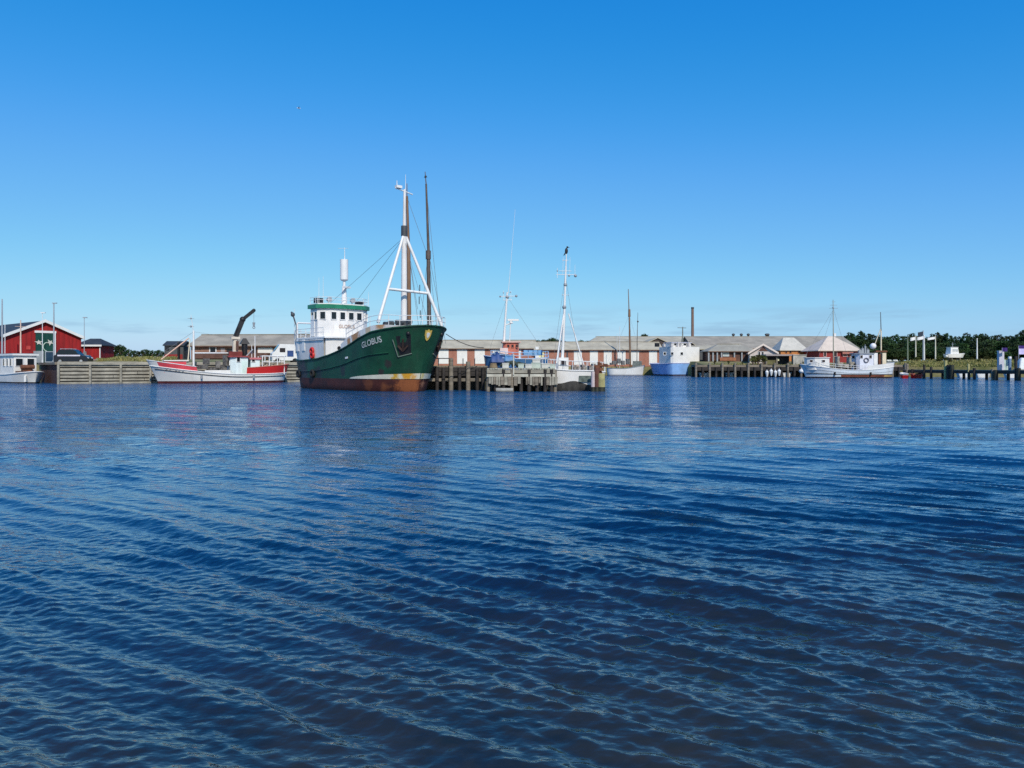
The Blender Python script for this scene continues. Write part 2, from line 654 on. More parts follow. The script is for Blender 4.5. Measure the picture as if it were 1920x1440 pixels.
def text_geo(s, size):
    cu = bpy.data.curves.new('lettering', 'FONT')
    cu.body = s
    cu.size = size
    cu.offset = size * 0.02
    o = bpy.data.objects.new('lettering', cu)
    COL.objects.link(o)
    dg = bpy.context.evaluated_depsgraph_get()
    me = o.evaluated_get(dg).to_mesh()
    vs = [tuple(v.co) for v in me.vertices]
    fs = [tuple(p.vertices) for p in me.polygons]
    o.evaluated_get(dg).to_mesh_clear()
    bpy.data.objects.remove(o)
    bpy.data.curves.remove(cu)
    return vs, fs


def boat_windows(parent, rows, w, h, **k):
    for p, ang in rows:
        window(parent, p, ang, w, h, **k)


def railing(path, h=0.9, step=1, r=0.02, rails=(1.0, 0.55)):
    mb = MB()
    for i, p in enumerate(path):
        if i % step == 0:
            mb.cyl(p, (p[0], p[1], p[2] + h), r, r, 5)
    for k in rails:
        mb.tube([(p[0], p[1], p[2] + h * k) for p in path], r, 5)
    return mb


def mast_mb(p0, p1, r0, r1, n=8, mi=0):
    return MB().cyl(p0, p1, r0, r1, n, mi)


# ------------------------------------------------------------------ the green ship
def green_ship():
    A = R(-50)
    L = 17.5
    u = (math.cos(A), math.sin(A))
    cx, cy = -7.3 - L / 2 * u[0], 59.6 - L / 2 * u[1]
    fr = Frame(cx, cy, A)
    s = thing('cargo_ship', 'green hulled ship with white wheelhouse and tripod mast, rusty red below the waterline', 'ship', (cx, cy, 0), A)
    # sheer given from the stem aft; t is the fraction of the overall length
    sh = [(0.0, 5.02), (0.06, 4.86), (0.15, 4.62), (0.235, 4.18), (0.31, 3.72), (0.38, 3.30), (0.50, 2.88), (0.62, 2.58), (0.78, 2.46), (1.0, 2.62)]
    H = Hull(L, 6.5, 5.0, 2.5, 2.6, rake=1.8, srake=0.7, lew=0.30, led=0.24, ls=0.26, stern='round', mbow=0.5, flare=0.07, sheer=sh)
    S = H.sheer
    hull = MB()
    H.strip(hull, -1.2, 0.95, 5, 1)
    H.strip(hull, 0.95, S, 8, 0)
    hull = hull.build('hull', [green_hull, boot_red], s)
    H.gunwale(MB(), lambda t: S(t), 0.07, 0.02).build('gunwale', green_hull, s)
    H.strip(MB(), lambda t: 0.97, lambda t: 1.0 + 0.40 * max(0.0, 1 - t / 0.30) ** 0.55, 3, 0, 0.0, 0.30, 0.03).build('bow_band', bow_band, s)
    for sd in (1, -1):
        MB().tube(H.rail_path(lambda t: S(t) * 0.62, 0.03, sd, 0.08, 0.97), 0.05, 6).build('rubbing_strake', green_hull, s)
    dk = MB()
    H.deck(dk, lambda t: S(t) - 0.9 if t > 0.3 else S(t) - 0.55)
    dk.build('deck', grey_paint, s)

    def plate(px0, px1, top):
        pass
    # white fore bulwark standing inside the green sheer, and the white plating aft
    fb = MB()
    tops = [(0.0, 0.0), (0.05, 0.12), (0.12, 0.42), (0.22, 0.62), (0.30, 0.72), (0.36, 0.78), (0.40, 0.5)]

    def ftop(t):
        for (a, za), (b, zb) in zip(tops[:-1], tops[1:]):
            if t <= b:
                return S(t) + za + (zb - za) * (t - a) / (b - a)
        return S(t) + 1.0
    H.strip(fb, S, ftop, 2, 0, 0.0, 0.40, -0.10)
    m = rust_mix
    fb.build('fore_bulwark', m, s)
    ab = MB()
    H.strip(ab, S, lambda t: 4.38 + .12 * math.sin((t - .5) * 11) - (.55 if t > .985 else 0), 2, 0, 0.555, 1.0, -0.10)
    H.deck(ab, lambda t: 4.2, 0, 0.555, 1.0)
    ab = ab.build('aft_shelter', white_rusty, s)
    for px, py in ((560, 646), (572, 645)):
        p = fr.at(px, py, -3.0)
        MB().box((p[0], -H.hb(p[0], p[2]) - 0.03 + 0.12, p[2]), (0.5, 0.06, 1.2)).build('door', white_clean, ab)
    # superstructure
    xb, xf = -5.6, -0.55            # after and forward faces of the deckhouse
    b2 = 2.98
    dh = MB()
    dh.prism([(xb, -b2), (xf - 0.3, -b2), (xf, -b2 + 0.5), (xf, b2 - 0.5), (xf - 0.3, b2), (xb, b2)], 1.6, 4.35)
    dh = dh.build('deckhouse', white_rusty, s)
    MB().prism([(xb - 0.2, -b2 - 0.2), (xf - 0.1, -b2 - 0.2), (xf + 0.22, -b2 + 0.4), (xf + 0.22, b2 - 0.4), (xf - 0.1, b2 + 0.2), (xb - 0.2, b2 + 0.2)], 4.35, 4.47).build('boat_deck', white_clean, s)
    b1 = 2.45
    x0, x1 = -4.85, -2.75
    plan = [(x0, -b1), (x1 - 0.75, -b1), (x1 - 0.1, -b1 + 0.75), (x1, 0), (x1 - 0.1, b1 - 0.75), (x1 - 0.75, b1), (x0, b1)]
    wh = MB().prism(plan, 4.47, 7.05).build('wheelhouse', white_rusty, s)
    rp = [(x0 - 0.2, -b1 - 0.2), (x1 - 0.65, -b1 - 0.2), (x1 + 0.08, -b1 + 0.62), (x1 + 0.2, 0), (x1 + 0.08, b1 - 0.62), (x1 - 0.65, b1 + 0.2), (x0 - 0.2, b1 + 0.2)]
    MB().prism(rp, 7.05, 7.40).build('roof', green_trim, wh)
    MB().prism([(x * 0.96 - 0.17, y * 0.93) for x, y in rp], 7.40, 7.5).build('roof_deck', white_clean, wh)
    for yy in (1.25, 0.42, -0.42, -1.25):
        window(wh, (x1 - 0.0 - 0.059 * abs(yy), yy, 6.42), 0.0, 0.46, 0.62, fw=0.05)
    for sd in (1, -1):
        window(wh, (x1 - 0.43, sd * (b1 - 0.37), 6.42), sd * R(49), 0.46, 0.62, fw=0.05)
        for xx in (x1 - 1.0, x1 - 1.65):
            window(wh, (xx, sd * b1, 6.42), sd * PI / 2, 0.46, 0.62, fw=0.05)
        MB().box((x0 + 0.45, sd * (b1 + 0.02), 5.55), (0.7, 0.06, 1.85)).build('door', white_clean, wh)
    for y in (-1.9, -0.7, 0.7, 1.9):
        MB().cyl((xf - 0.02 - (0.0 if abs(y) < 1.5 else 0.0), y, 3.5), (xf + 0.04, y, 3.5), 0.17, 0.17, 12).build('porthole', black_paint, dh)
    MB().cyl((-4.6, -b2 - 0.04, 3.2), (-4.6, -b2 + 0.1, 3.2), 0.17, 0.17, 12).build('porthole', black_paint, dh)
    # faint lettering across the wheelhouse front
    vs, fs = text_geo('GLOBUS', 0.42)
    w = max(v[0] for v in vs)
    lt = MB()
    lt.add([(x1 + 0.03 - 0.059 * abs(v[0] - w / 2), v[0] - w / 2, 5.35 + v[1]) for v in vs], fs)
    lt.build('lettering', paint('faded brown lettering', (0.42, 0.32, 0.27), 0.7, 0.2), wh)
    # name on both bows
    for sd in (-1, 1):
        vs, fs = text_geo('GLOBUS', 0.64)
        w = max(v[0] for v in vs)
        nm = MB()
        xa = fr.at(681, 655, -3.1)[0]
        pts = []
        for vx, vy, _ in vs:
            x = xa + (vx if sd < 0 else w - vx) * 0.92
            z = 3.35 + (x - xa) * 0.21 + vy
            pts.append((x, sd * (H.hb(x, z) + 0.035), z))
        nm.add(pts, fs)
        nm.build('name_lettering', paint('worn white lettering', (.50, .52, .48), .6, .25, 3), s)
    # white mark plate amidships
    for sd in (-1, 1):
        p = fr.at(650, 671, -3.2)
        vv = [(p[0] + a, sd * (H.hb(p[0] + a, p[2] + b) + 0.03), p[2] + b) for a, b in ((-0.22, -0.09), (0.22, -0.05), (0.22, 0.11), (-0.22, 0.07))]
        MB().slab(vv, (0, sd * 0.02, 0)).build('draught_plate', white_clean, s)
    # anchor pockets with anchors and pale frames
    for sd in (-1, 1):
        def hp(k, z, o=0.03):
            x = H.xs(z) - k
            return (x, sd * (H.hb(x, z) + o), z)
        q = [hp(1.15, 4.2), hp(0.42, 4.35), hp(0.34, 2.95), hp(0.85, 2.75)]
        pocket = MB().slab(q, (0, sd * 0.02, 0)).build('anchor_pocket', black_paint, s)
        fm = MB()
        fm.tube([hp(1.32, 3.95, 0.07), hp(0.92, 2.66, 0.07), hp(0.30, 2.92, 0.07)], 0.05, 6)
        fm.build('pocket_rim', paint('dull green grey', (0.12, 0.16, 0.13), 0.6, 0.2), pocket)
        an = MB()
        an.beam(hp(0.72, 4.0, 0.10), hp(0.66, 3.15, 0.14), 0.12, 0.12)
        an.beam(hp(0.95, 3.5, 0.12), hp(0.66, 3.1, 0.14), 0.1, 0.14)
        an.beam(hp(0.46, 3.5, 0.12), hp(0.66, 3.1, 0.14), 0.1, 0.14)
        an.build('anchor', paint('dark rusty anchor', (0.035, 0.018, 0.014), 0.8, 0.4), s)
        hw = MB()
        c = hp(0.55, 4.42, 0.0)
        hw.ball((c[0], c[1], c[2]), 0.17, 10, 6)
        hw.build('hawse_hole', black_paint, s)
    # crest on the stem head
    outl = [(-0.34, 0.45), (-0.13, 0.40), (0, 0.52), (0.13, 0.40), (0.34, 0.45), (0.30, -0.05), (0.17, -0.35), (0, -0.52), (-0.17, -0.35), (-0.30, -0.05)]

    def crest(sc, o):
        return [(H.xs(4.3 + b * sc) + o, a * sc - 0.12, 4.3 + b * sc) for a, b in outl]
    cr = MB().slab(crest(0.85, 0.0), (0.08, 0, 0)).build('crest', gold, s)
    MB().slab(crest(0.42, 0.08), (0.03, 0, 0)).build('shield', white_clean, cr)
    # foremast: pole, two legs, crossbars
    mx = L / 2 - 2.02
    mt = MB()
    mt.cyl((mx, 0, 4.3), (mx + 0.05, 0, 12.4), 0.26, 0.21, 12)
    mt.cyl((mx + 0.05, 0, 12.4), (mx + 0.12, 0, 16.0), 0.15, 0.10, 10)
    mt = mt.build('mast', white_rusty, s)
    MB().cyl((mx + 0.05, 0, 12.3), (mx + 0.06, 0, 13.1), 0.26, 0.26, 12).build('masthead_light', dark_grey, mt)
    pl = fr.atx(709, 600, mx + 0.75)
    pr = fr.atx(830, 612, mx + 1.5)
    for sd, foot in ((-1, (mx + 0.75, pl[1], 5.3)), (1, (mx + 1.5, pr[1], 5.0))):
        MB().cyl(foot, (mx + 0.1, sd * 0.12, 12.3), 0.14, 0.11, 8).build('mast_leg', white_clean, s)
    k = 0.38
    la = [foot + (top - foot) * k for foot, top in zip((mx + 0.75, pl[1], 5.3), (mx + 0.1, -0.12, 12.3))]
    lb = [foot + (top - foot) * k for foot, top in zip((mx + 1.5, pr[1], 5.0), (mx + 0.1, 0.12, 12.3))]
    MB().cyl(la, lb, 0.11, 0.11, 8).build('crossbar', white_clean, s)
    tb = MB().cyl((mx + 0.1, -0.85, 16.0), (mx + 0.1, 0.75, 15.7), 0.05, 0.05, 6)
    tb.cyl((mx + 0.1, -0.7, 15.9), (mx + 0.1, -0.7, 16.6), 0.04, 0.03, 6)
    tb.box((mx + 0.1, -0.55, 16.12), (0.3, 0.5, 0.2))
    tb.cyl((mx + 0.1, 0.1, 15.9), (mx + 0.1, 0.1, 17.2), 0.03, 0.015, 6)
    tb.build('yard', white_clean, mt)
    st = MB()
    for q in ((L / 2 + 1.5, 0, 5.1), (x1 - 1, 1.2, 7.5), (x1 - 1, -1.2, 7.5)):
        st.cyl((mx, 0, 12.2), q, 0.013, 0.013, 4)
    st.build('stay', wire_mat, s)
    # rails, bollards and winch on the forecastle
    path = H.rail_path(lambda t: ftop(t), -0.12, -1, 0.0, 0.36, 12)
    railing(path, 0.75, 1, 0.025, (1.0, 0.5)).build('bow_railing', white_clean, s)
    path = H.rail_path(lambda t: ftop(t), -0.12, 1, 0.0, 0.36, 12)
    railing(path, 0.75, 1, 0.025, (1.0, 0.5)).build('bow_railing', white_clean, s)
    for i, (px, w) in enumerate(((724, .34), (733, .36), (748, .42), (758, .40), (767, .3))):
        p = fr.at(px, 606, -0.6 - 0.3 * (i % 3))
        wn = MB().box((p[0], p[1], 5.05), (w, w, 0.8), 0.3 * i)
        wn.cyl((p[0], p[1] - w * 0.62, 5.35), (p[0], p[1] + w * 0.62, 5.35), 0.2, 0.2, 8)
        wn.build('windlass' if i in (2, 3) else 'bollard', dark_grey, s)
    # wheelhouse top gear
    fx = -3.25
    fm = MB()
    fm.cyl((fx, 0, 7.3), (fx, 0, 9.0), 0.28, 0.2, 10)
    fm.cyl((fx, 0, 9.0), (fx, 0, 9.9), 0.13, 0.13, 8)
    fm = fm.build('signal_mast', white_clean, s)
    MB().cyl((fx, 0, 9.7), (fx, 0, 11.5), 0.36, 0.36, 16).cyl((fx, 0, 9.6), (fx, 0, 9.7), 0.25, 0.36, 16).build('antenna_dome', white_clean, fm)
    MB().box((fx + 0.45, 0, 9.0), (0.18, 1.0, 0.14), R(25)).cyl((fx + 0.1, 0, 8.9), (fx + 0.5, 0, 8.9), 0.07, 0.07, 6).build('radar', white_clean, fm)
    MB().cyl((fx, 0.05, 11.5), (fx, 0.05, 12.6), 0.04, 0.02, 6).cyl((fx, -.6, 12.45), (fx, .4, 12.55), 0.015, 0.015, 5).build('antenna', white_clean, fm)
    for (px, py, yy, w, h) in ((597, 577, -1.9, 0.62, 0.42), (674, 578, 1.7, 0.6, 0.22)):
        p = fr.at(px, py, yy)
        MB().box((p[0], yy, 7.5 + h / 2 + 0.1), (w, w, h)).box((p[0], yy, 7.52), (0.2, 0.2, 0.2)).build('life_raft', black_paint, wh)
    for (px, yy) in ((616, -1.1), (660, 1.1)):
        p = fr.at(px, 570, yy)
        MB().cyl((p[0], yy, 7.4), (p[0], yy, 7.75), 0.05, 0.05, 6).cyl((p[0] - 0.15, yy, 7.92), (p[0] + 0.25, yy, 7.92), 0.16, 0.24, 10).build('searchlight', grey_paint, wh)
    for (px, pt, yy) in ((598, 520, -2.0), (606, 518, -1.5), (691, 548, 1.9)):
        p = fr.at(px, 570, yy)
        q = fr.at(px, pt, yy)
        MB().cyl((p[0], yy, 7.4), (p[0], yy, q[2]), 0.025, 0.012, 5).build('whip_antenna', white_clean, wh)
    path = [(x0 - 0.1, -b1, 7.5), (x0 + 1.0, -b1, 7.5), (x1 - 0.75, -b1, 7.5), (x1 - 0.1, -b1 + 0.75, 7.5), (x1, 0, 7.5), (x1 - 0.1, b1 - 0.75, 7.5), (x1 - 0.75, b1, 7.5), (x0 + 1, b1, 7.5), (x0 - .1, b1, 7.5)]
    railing(path, 0.55, 1, 0.02).build('roof_railing', white_clean, wh)
    # aft gear: rail, gallows, small derrick, lifebuoys
    path = H.rail_path(lambda t: 4.4, -0.15, -1, 0.56, 1.0, 14)
    railing(path, 0.85, 1, 0.025).build('aft_railing', white_clean, s)
    p = fr.at(552, 625, -1.5)
    g = MB()
    for yy in (-2.0, 2.0):
        g.cyl((-8.6, yy, 3.9), (-8.6, yy, 6.0), 0.09, 0.08, 8)
    g.cyl((-8.6, -2.0, 6.0), (-8.6, 2.0, 6.0), 0.08, 0.08, 8)
    g.build('gallows', white_clean, s)
    d0, d1, d2 = fr.at(556, 612, -1.0), fr.at(549, 590, -1.0), fr.at(541, 585, -1.0)
    MB().cyl((d0[0], -1, d0[2] - 2.6), (d0[0], -1, d0[2]), 0.1, 0.08, 8).cyl(d0, d1, 0.06, 0.08, 6).ball(d1, 0.22, 8, 6).cyl(d1, (d1[0] - .3, -1, d1[2] + .25), 0.14, 0.1, 6).build('derrick', dark_grey, s)
    p = fr.at(552, 590, -.4)
    MB().cyl((p[0], -.4, 4), (p[0], -.4, p[2] + .6), 0.03, 0.02, 5).build('whip_antenna', white_clean, s)
    for px, py in ((586, 658), (586.5, 666)):
        p = fr.at(px, py, -3.15)
        yy = -(H.hb(p[0], p[2]) + 0.02)
        MB().ring((p[0], yy, p[2]), (0, 1, 0), 0.24, 0.11, 14, 6).build('lifebuoy', red_paint, s)
    c = fr.at(612, 640, -2.9)
    fend = MB()
    for t in (0.50, 0.66, 0.8):
        z = S(t) * 0.55
        x = H.x(t, z)
        fend.ring((x, -(H.hb(x, z) + 0.12), z), (0, 1, 0), 0.26, 0.13, 12, 6)
    for t in (0.5,):
        pass
    fend = None
    for t in (0.66, 0.83):
        z = S(t) * 0.52
        x = H.x(t, z)
        MB().ring((x, -(H.hb(x, z) + 0.12), z), (0, 1, 0), 0.26, 0.13, 12, 6).build('tyre_fender', rubber, s)
    return fr, H


def ship_pt(px, py, y):
    A = R(-50)
    return Frame(-7.3 - 8.75 * math.cos(A), 59.6 - 8.75 * math.sin(A), A).at(px, py, y)


RUST_SPOTS = [(*ship_pt(667, 634, -3.1), .8, (.50, .25, .11)), (*ship_pt(711, 608, -3.0), .6, (.56, .30, .14)), (*ship_pt(690, 622, -3.1), .5, (.66, .50, .34)),
              (*ship_pt(655, 642, -3.1), .4, (.5, .26, .12)), (*ship_pt(760, 609, -2.2), .35, (.62, .44, .30))]
BAND_SPOTS = [(9.0, -1.2, 1.2, .9, (.66, .33, .03)), (8.3, -1.8, 1.25, .7, (.62, .36, .04)), (9.3, .3, 1.15, .4, (.68, .55, .2))]
bow_band = paint('worn bow band', (0.74, 0.70, 0.56), 0.55, 0.12, 1.0, rust=0.25, rustcol=(0.55, 0.25, 0.03), spots=BAND_SPOTS)
boot_red = paint('red boot topping', (0.062, 0.015, 0.011), 0.65, 0.4, 0.8, streak=0.4, streakcol=(0.02, 0.012, 0.01), rust=0.12, rustcol=(0.13, 0.04, 0.015),
                 spots=[(8.7, -.9, .45, 1.1, (.27, .085, .028)), (5.8, -2.6, .7, .6, (.13, .04, .018)), (9.0, .8, .4, .6, (.42, .19, .11)), (7.2, -2.2, .2, .5, (.17, .055, .022))])
rust_mix = paint('white bulwark with rust blooms', (0.80, 0.77, 0.73), 0.55, 0.06, 0.7, streak=0.35, streakcol=(0.55, 0.36, 0.20), rust=0.05, rustcol=(0.40, 0.17, 0.06),
                 spots=RUST_SPOTS)
ship_frame, ship_hull = green_ship()


# ------------------------------------------------------------------ red and white cutter at the timber quay
def red_cutter():
    A = math.atan2(-0.484, -0.875)
    cx, cy = -34.6 + 0.35 * 0.875, 91.1 + 0.35 * 0.484
    fr = Frame(cx, cy, A)
    # seen side is port?  bow points left, so the side towards the camera is +y (port)
    s = thing('fishing_boat', 'white wooden fishing cutter with red bow and stern bulwarks and a dark deck crane', 'boat', (cx, cy, 0), A)
    L = 14.0
    H = Hull(L, 4.6, 2.05, 1.05, 1.2, tm=0.62, pw=1.6, rake=0.9, srake=0.35, lew=0.40, led=0.34, ls=0.25, stern='round', mbow=0.65)
    S = H.sheer
    y = 2.25
    hb = MB()
    H.strip(hb, -0.6, 0.28, 3, 1)
    H.strip(hb, 0.28, S, 5, 0)
    hb.build('hull', [white, paint('dark red bottom paint', (0.10, 0.02, 0.02), 0.6, 0.3)], s)
    for sd in (1, -1):
        MB().tube(H.rail_path(lambda t: S(t) - 0.32, 0.02, sd, 0.02, 0.98), 0.055, 6).build('rubbing_strake', dark_grey, s)
    H.gunwale(MB(), S, 0.06, 0.02).build('gunwale', white_clean, s)
    H.deck(MB(), lambda t: S(t) - 0.35).build('deck', old_wood, s)
    H.strip(MB(), S, lambda t: S(t) + 0.62, 2, 0, 0.0, 0.055, 0.0).build('bow_bulwark', white, s)
    H.strip(MB(), S, lambda t: S(t) + 0.62 - 0.1 * (t / 0.3), 2, 0, 0.055, 0.30, 0.0).build('bow_bulwark', faded_red, s)
    H.strip(MB(), S, lambda t: S(t) + 0.72 + 0.30 * max(0, t - 0.66) / 0.34, 2, 0, 0.66, 1.0, 0.0).build('stern_bulwark', red_paint, s)
    H.gunwale(MB(), lambda t: S(t) + 0.72 + 0.30 * max(0, t - 0.66) / 0.34 + 0.03, 0.05, 0.0, 0.66, 1.0).build('stern_rail', coral, s)
    H.gunwale(MB(), lambda t: S(t) + 0.64 - 0.1 * (t / 0.3), 0.045, 0.0, 0.0, 0.30).build('bow_rail', white_clean, s)

    def P(px, py, yy=0.0):
        return fr.at(px, py, yy)
    # hull registration
    x0 = P(312, 690, y)[0]
    for i, w in enumerate((.16, .12, .2, .14, .18)):
        x = x0 - .36 * i - (.2 if i > 1 else 0)
        z = 1.55 - .05 * i
        vv = [(x + a_, H.hb(x + a_, z + b_) + .035, z + b_) for a_, b_ in ((0, 0), (-w, 0), (-w, .26), (0, .26))]
        MB().slab(vv, (0, .02, 0)).build('registration_mark', grey_paint, s)
    # mast, boom, stays
    a, b = P(363, 690), P(363, 620)
    m = MB().cyl((a[0], 0, 0.8), (b[0], 0, b[2]), 0.14, 0.11, 10)
    m.cyl((b[0], 0, b[2] - 0.3), (P(358, 590)[0], 0, P(358, 590)[2]), 0.04, 0.025, 6)
    m = m.build('mast', white_clean, s)
    for pz, r in ((597, 0.10), (612, 0.13)):
        q = P(358, pz)
        MB().ball((q[0], 0, q[2]), r, 8, 6).cyl((q[0] - .35, 0, q[2]), (q[0] + .35, 0, q[2]), 0.02, 0.02, 5).build('navigation_light', grey_paint, m)
    c = P(354, 634)
    d = P(302, 674)
    MB().cyl(c, d, 0.075, 0.06, 8).build('derrick', paint('pale orange spar', (0.72, 0.45, 0.33), 0.5, 0.1), s)
    e0, e1 = P(356, 636, 0.5), P(352, 682, 0.9)
    MB().cyl(e0, e1, 0.06, 0.06, 8).build('mast_strut', cream, s)
    c, d = P(363, 662), P(438, 662)
    MB().cyl(c, d, 0.08, 0.07, 8).build('boom', white_clean, s)
    MB().cyl(P(363, 622), (H.xs(1.9), 0, 2.6), 0.02, 0.02, 4).cyl(P(363, 622), P(440, 634), 0.015, 0.015, 4).build('stay', wire_mat, s)
    # forehatch, winch, boxes in the waist
    q = P(327, 672)
    fh = MB().box((q[0], 0, 1.9), (2.3, 2.2, 1.3)).build('foredeck_hatch', faded_red, s)
    MB().box((q[0] - .1, 0, 2.62), (2.6, 2.4, 0.12)).build('hatch_cover', white, fh)
    bx = MB()
    for px, py, w, h, dd in ((380, 688, .9, .5, .8), (398, 692, 1.0, .4, .9), (416, 690, .8, .6, .8), (425, 676, .7, 1.3, .7), (408, 684, .5, .9, .5), (386, 678, .6, .7, .5)):
        q = P(px, py)
        bx.box((q[0], 0.5 - dd * .4, q[2]), (w, dd, h), 0.2 * (px % 3))
    bx.build('deck_winch', paint('oily grey machinery', (0.13, 0.12, 0.11), 0.6, 0.5, 3), s)
    q0, q1 = P(384, 694, 1.6), P(432, 694, 1.6)
    MB().box(((q0[0] + q1[0]) / 2, 1.5, 1.15), (abs(q0[0] - q1[0]), 0.4, 0.75)).build('hatch_coaming', white, s)
    # crane on its pedestal
    a = P(441, 668)
    ped = MB().cyl((a[0], 0, 0.9), (a[0], 0, P(441, 636)[2]), 0.36, 0.30, 12)
    ped.box((a[0], 0, P(441, 634)[2]), (1.0, 0.8, 0.28))
    ped = ped.build('crane_pedestal', paint('tan crane pedestal', (0.62, 0.55, 0.45), 0.5, 0.15, streak=0.4), s)
    q = P(445, 648, 0.42)
    MB().box((q[0], 0.34, q[2]), (0.3, 0.25, 1.1)).build('hydraulic_valve', brown_wall, ped)
    b0, b1, b2 = P(442, 631), P(455, 599), P(476, 582)
    bm = MB().beam(b0, b1, 0.46, 0.55).beam(b1, b2, 0.34, 0.40)
    bm.ball(b1, 0.36, 10, 6).ball(b2, 0.22, 8, 6)
    bm.cyl((b0[0] + 0.2, 0.25, b0[2] + .1), ((b0[0] + b1[0]) / 2 + .25, 0.25, (b0[2] + b1[2]) / 2), 0.09, 0.09, 8)
    bm.build('crane_boom', black_paint, s)
    hk = P(476, 610)
    MB().cyl(b2, (b2[0], 0, hk[2] + .3), 0.022, 0.022, 5).cyl((b2[0], 0, hk[2] + .35), (b2[0], 0, hk[2] - .1), 0.17, 0.1, 8).ring((b2[0], 0, hk[2] - .25), (0, 1, 0), 0.13, 0.05, 10, 5).build('crane_hook', grey_paint, s)
    # wheelhouse in two blocks
    xa, xb_ = P(433, 680, 1.5)[0], P(465, 680, 1.5)[0]
    zt = 3.05
    wh = MB().prism([(xa, -1.2), (xa, 1.0), (xa - .55, 1.5), (xb_, 1.5), (xb_, -1.5), (xa - .5, -1.5)], 0.7, zt).build('wheelhouse', paint('aqua white paint', (0.70, 0.79, 0.78), 0.45, 0.06, 0.8, streak=0.3), s)
    MB().prism([(xa + .25, -1.4), (xa + .25, 1.2), (xa - .45, 1.7), (xb_ - .1, 1.7), (xb_ - .1, -1.7), (xa - .4, -1.7)], zt, zt + 0.16).build('roof', paint('dull red roof', (0.30, 0.05, 0.05), 0.6, 0.2), wh)
    MB().box(((xa + xb_) / 2 + .3, 0, zt + 0.42), (1.5, 1.5, 0.52)).build('roof_locker', paint('maroon paint', (0.16, 0.025, 0.02), 0.6, 0.2), wh)
    q = P(447, 674, 1.5)
    window(wh, (q[0], 1.5, q[2]), PI / 2, 0.34, 0.55, fw=0.05)
    for yy in (-0.6, 0.5):
        window(wh, (xa, yy, 2.45), 0.0, 0.55, 0.6, fw=0.05)
    MB().box((P(459, 690, 1.5)[0], 1.5, 1.7), (0.65, 0.06, 1.75)).build('door', paint('mint door', (0.62, 0.76, 0.70), 0.5, 0.06), wh)
    xc, xd = P(470, 680, 1.4)[0], P(487, 680, 1.4)[0]
    gl = MB().box(((xc + xd) / 2, 0, 1.75), (xc - xd, 2.8, 2.1)).build('galley_house', paint('aqua white paint', (0.7, 0.79, 0.78)), s)
    MB().box(((xc + xd) / 2, 0, 2.9), (xc - xd + 0.3, 3.1, 0.22)).build('roof', paint('pink red roof', (0.55, 0.16, 0.17), 0.6, 0.15), gl)
    q = P(475, 675, 1.4)
    window(gl, (q[0], 1.4, q[2]), PI / 2, 0.34, 0.42, fw=0.05)
    # exhaust funnel and antennas
    q = P(460, 660)
    MB().cyl((q[0], -.5, 2.8), (q[0], -.5, P(460, 645)[2]), 0.32, 0.36, 10).prism([(q[0] - .55, -.95), (q[0] + .55, -.95), (q[0] + .55, -.05), (q[0] - .55, -.05)], P(460, 645)[2], P(460, 634)[2], 0, 0.3).build('exhaust_funnel', black_paint, s)
    q0, q1 = P(462, 668, .3), P(474, 655, .3)
    MB().cyl(q0, q1, 0.09, 0.09, 8).build('derrick', grey_paint, s)
    for px, t, r in ((478, 630, .08), (472, 646, .05)):
        q = P(px, 668)
        MB().cyl((q[0], 0, 2.8), (q[0], 0, P(px, t)[2]), r, r * .7, 6).build('mizzen_mast', white_clean, s)
    # stern gantry and net gear
    g = MB()
    for px in (492, 505, 520, 533):
        q = P(px, 690, 1.3)
        for yy in (1.3, -1.3):
            g.cyl((q[0], yy, 1.0), (q[0], yy, 3.2), 0.07, 0.06, 6)
    for yy in (1.3, -1.3):
        a, b = P(491, 664, yy), P(534, 664, yy)
        g.cyl((a[0], yy, 3.2), (b[0], yy, 3.2), 0.07, 0.07, 6)
        g.cyl((a[0], yy, 2.5), (b[0], yy, 2.5), 0.05, 0.05, 6)
    for px in (492, 533):
        q = P(px, 664)
        g.cyl((q[0], -1.3, 3.2), (q[0], 1.3, 3.2), 0.07, 0.07, 6)
    g.build('stern_gantry', white_clean, s)
    nt = MB()
    r2 = random.Random(3)
    for i in range(26):
        q = P(r2.uniform(494, 530), 680)
        nt.ball((q[0], r2.uniform(-1.2, 1.2), r2.uniform(1.5, 2.5)), r2.uniform(.16, .36), 6, 4)
    nt.build('net_pile', paint('beige nets', (0.34, 0.28, 0.20), 0.9, 0.5, 4), s)
    for px in (476, 378):
        q = P(px, 708, 2.3)
        z = 0.75
        MB().cyl((q[0], H.hb(q[0], z) + .1, z - .2), (q[0], H.hb(q[0], z) + .1, z + .2), 0.12, 0.12, 8).build('fender', grey_paint, s)
    return fr


red_cutter()


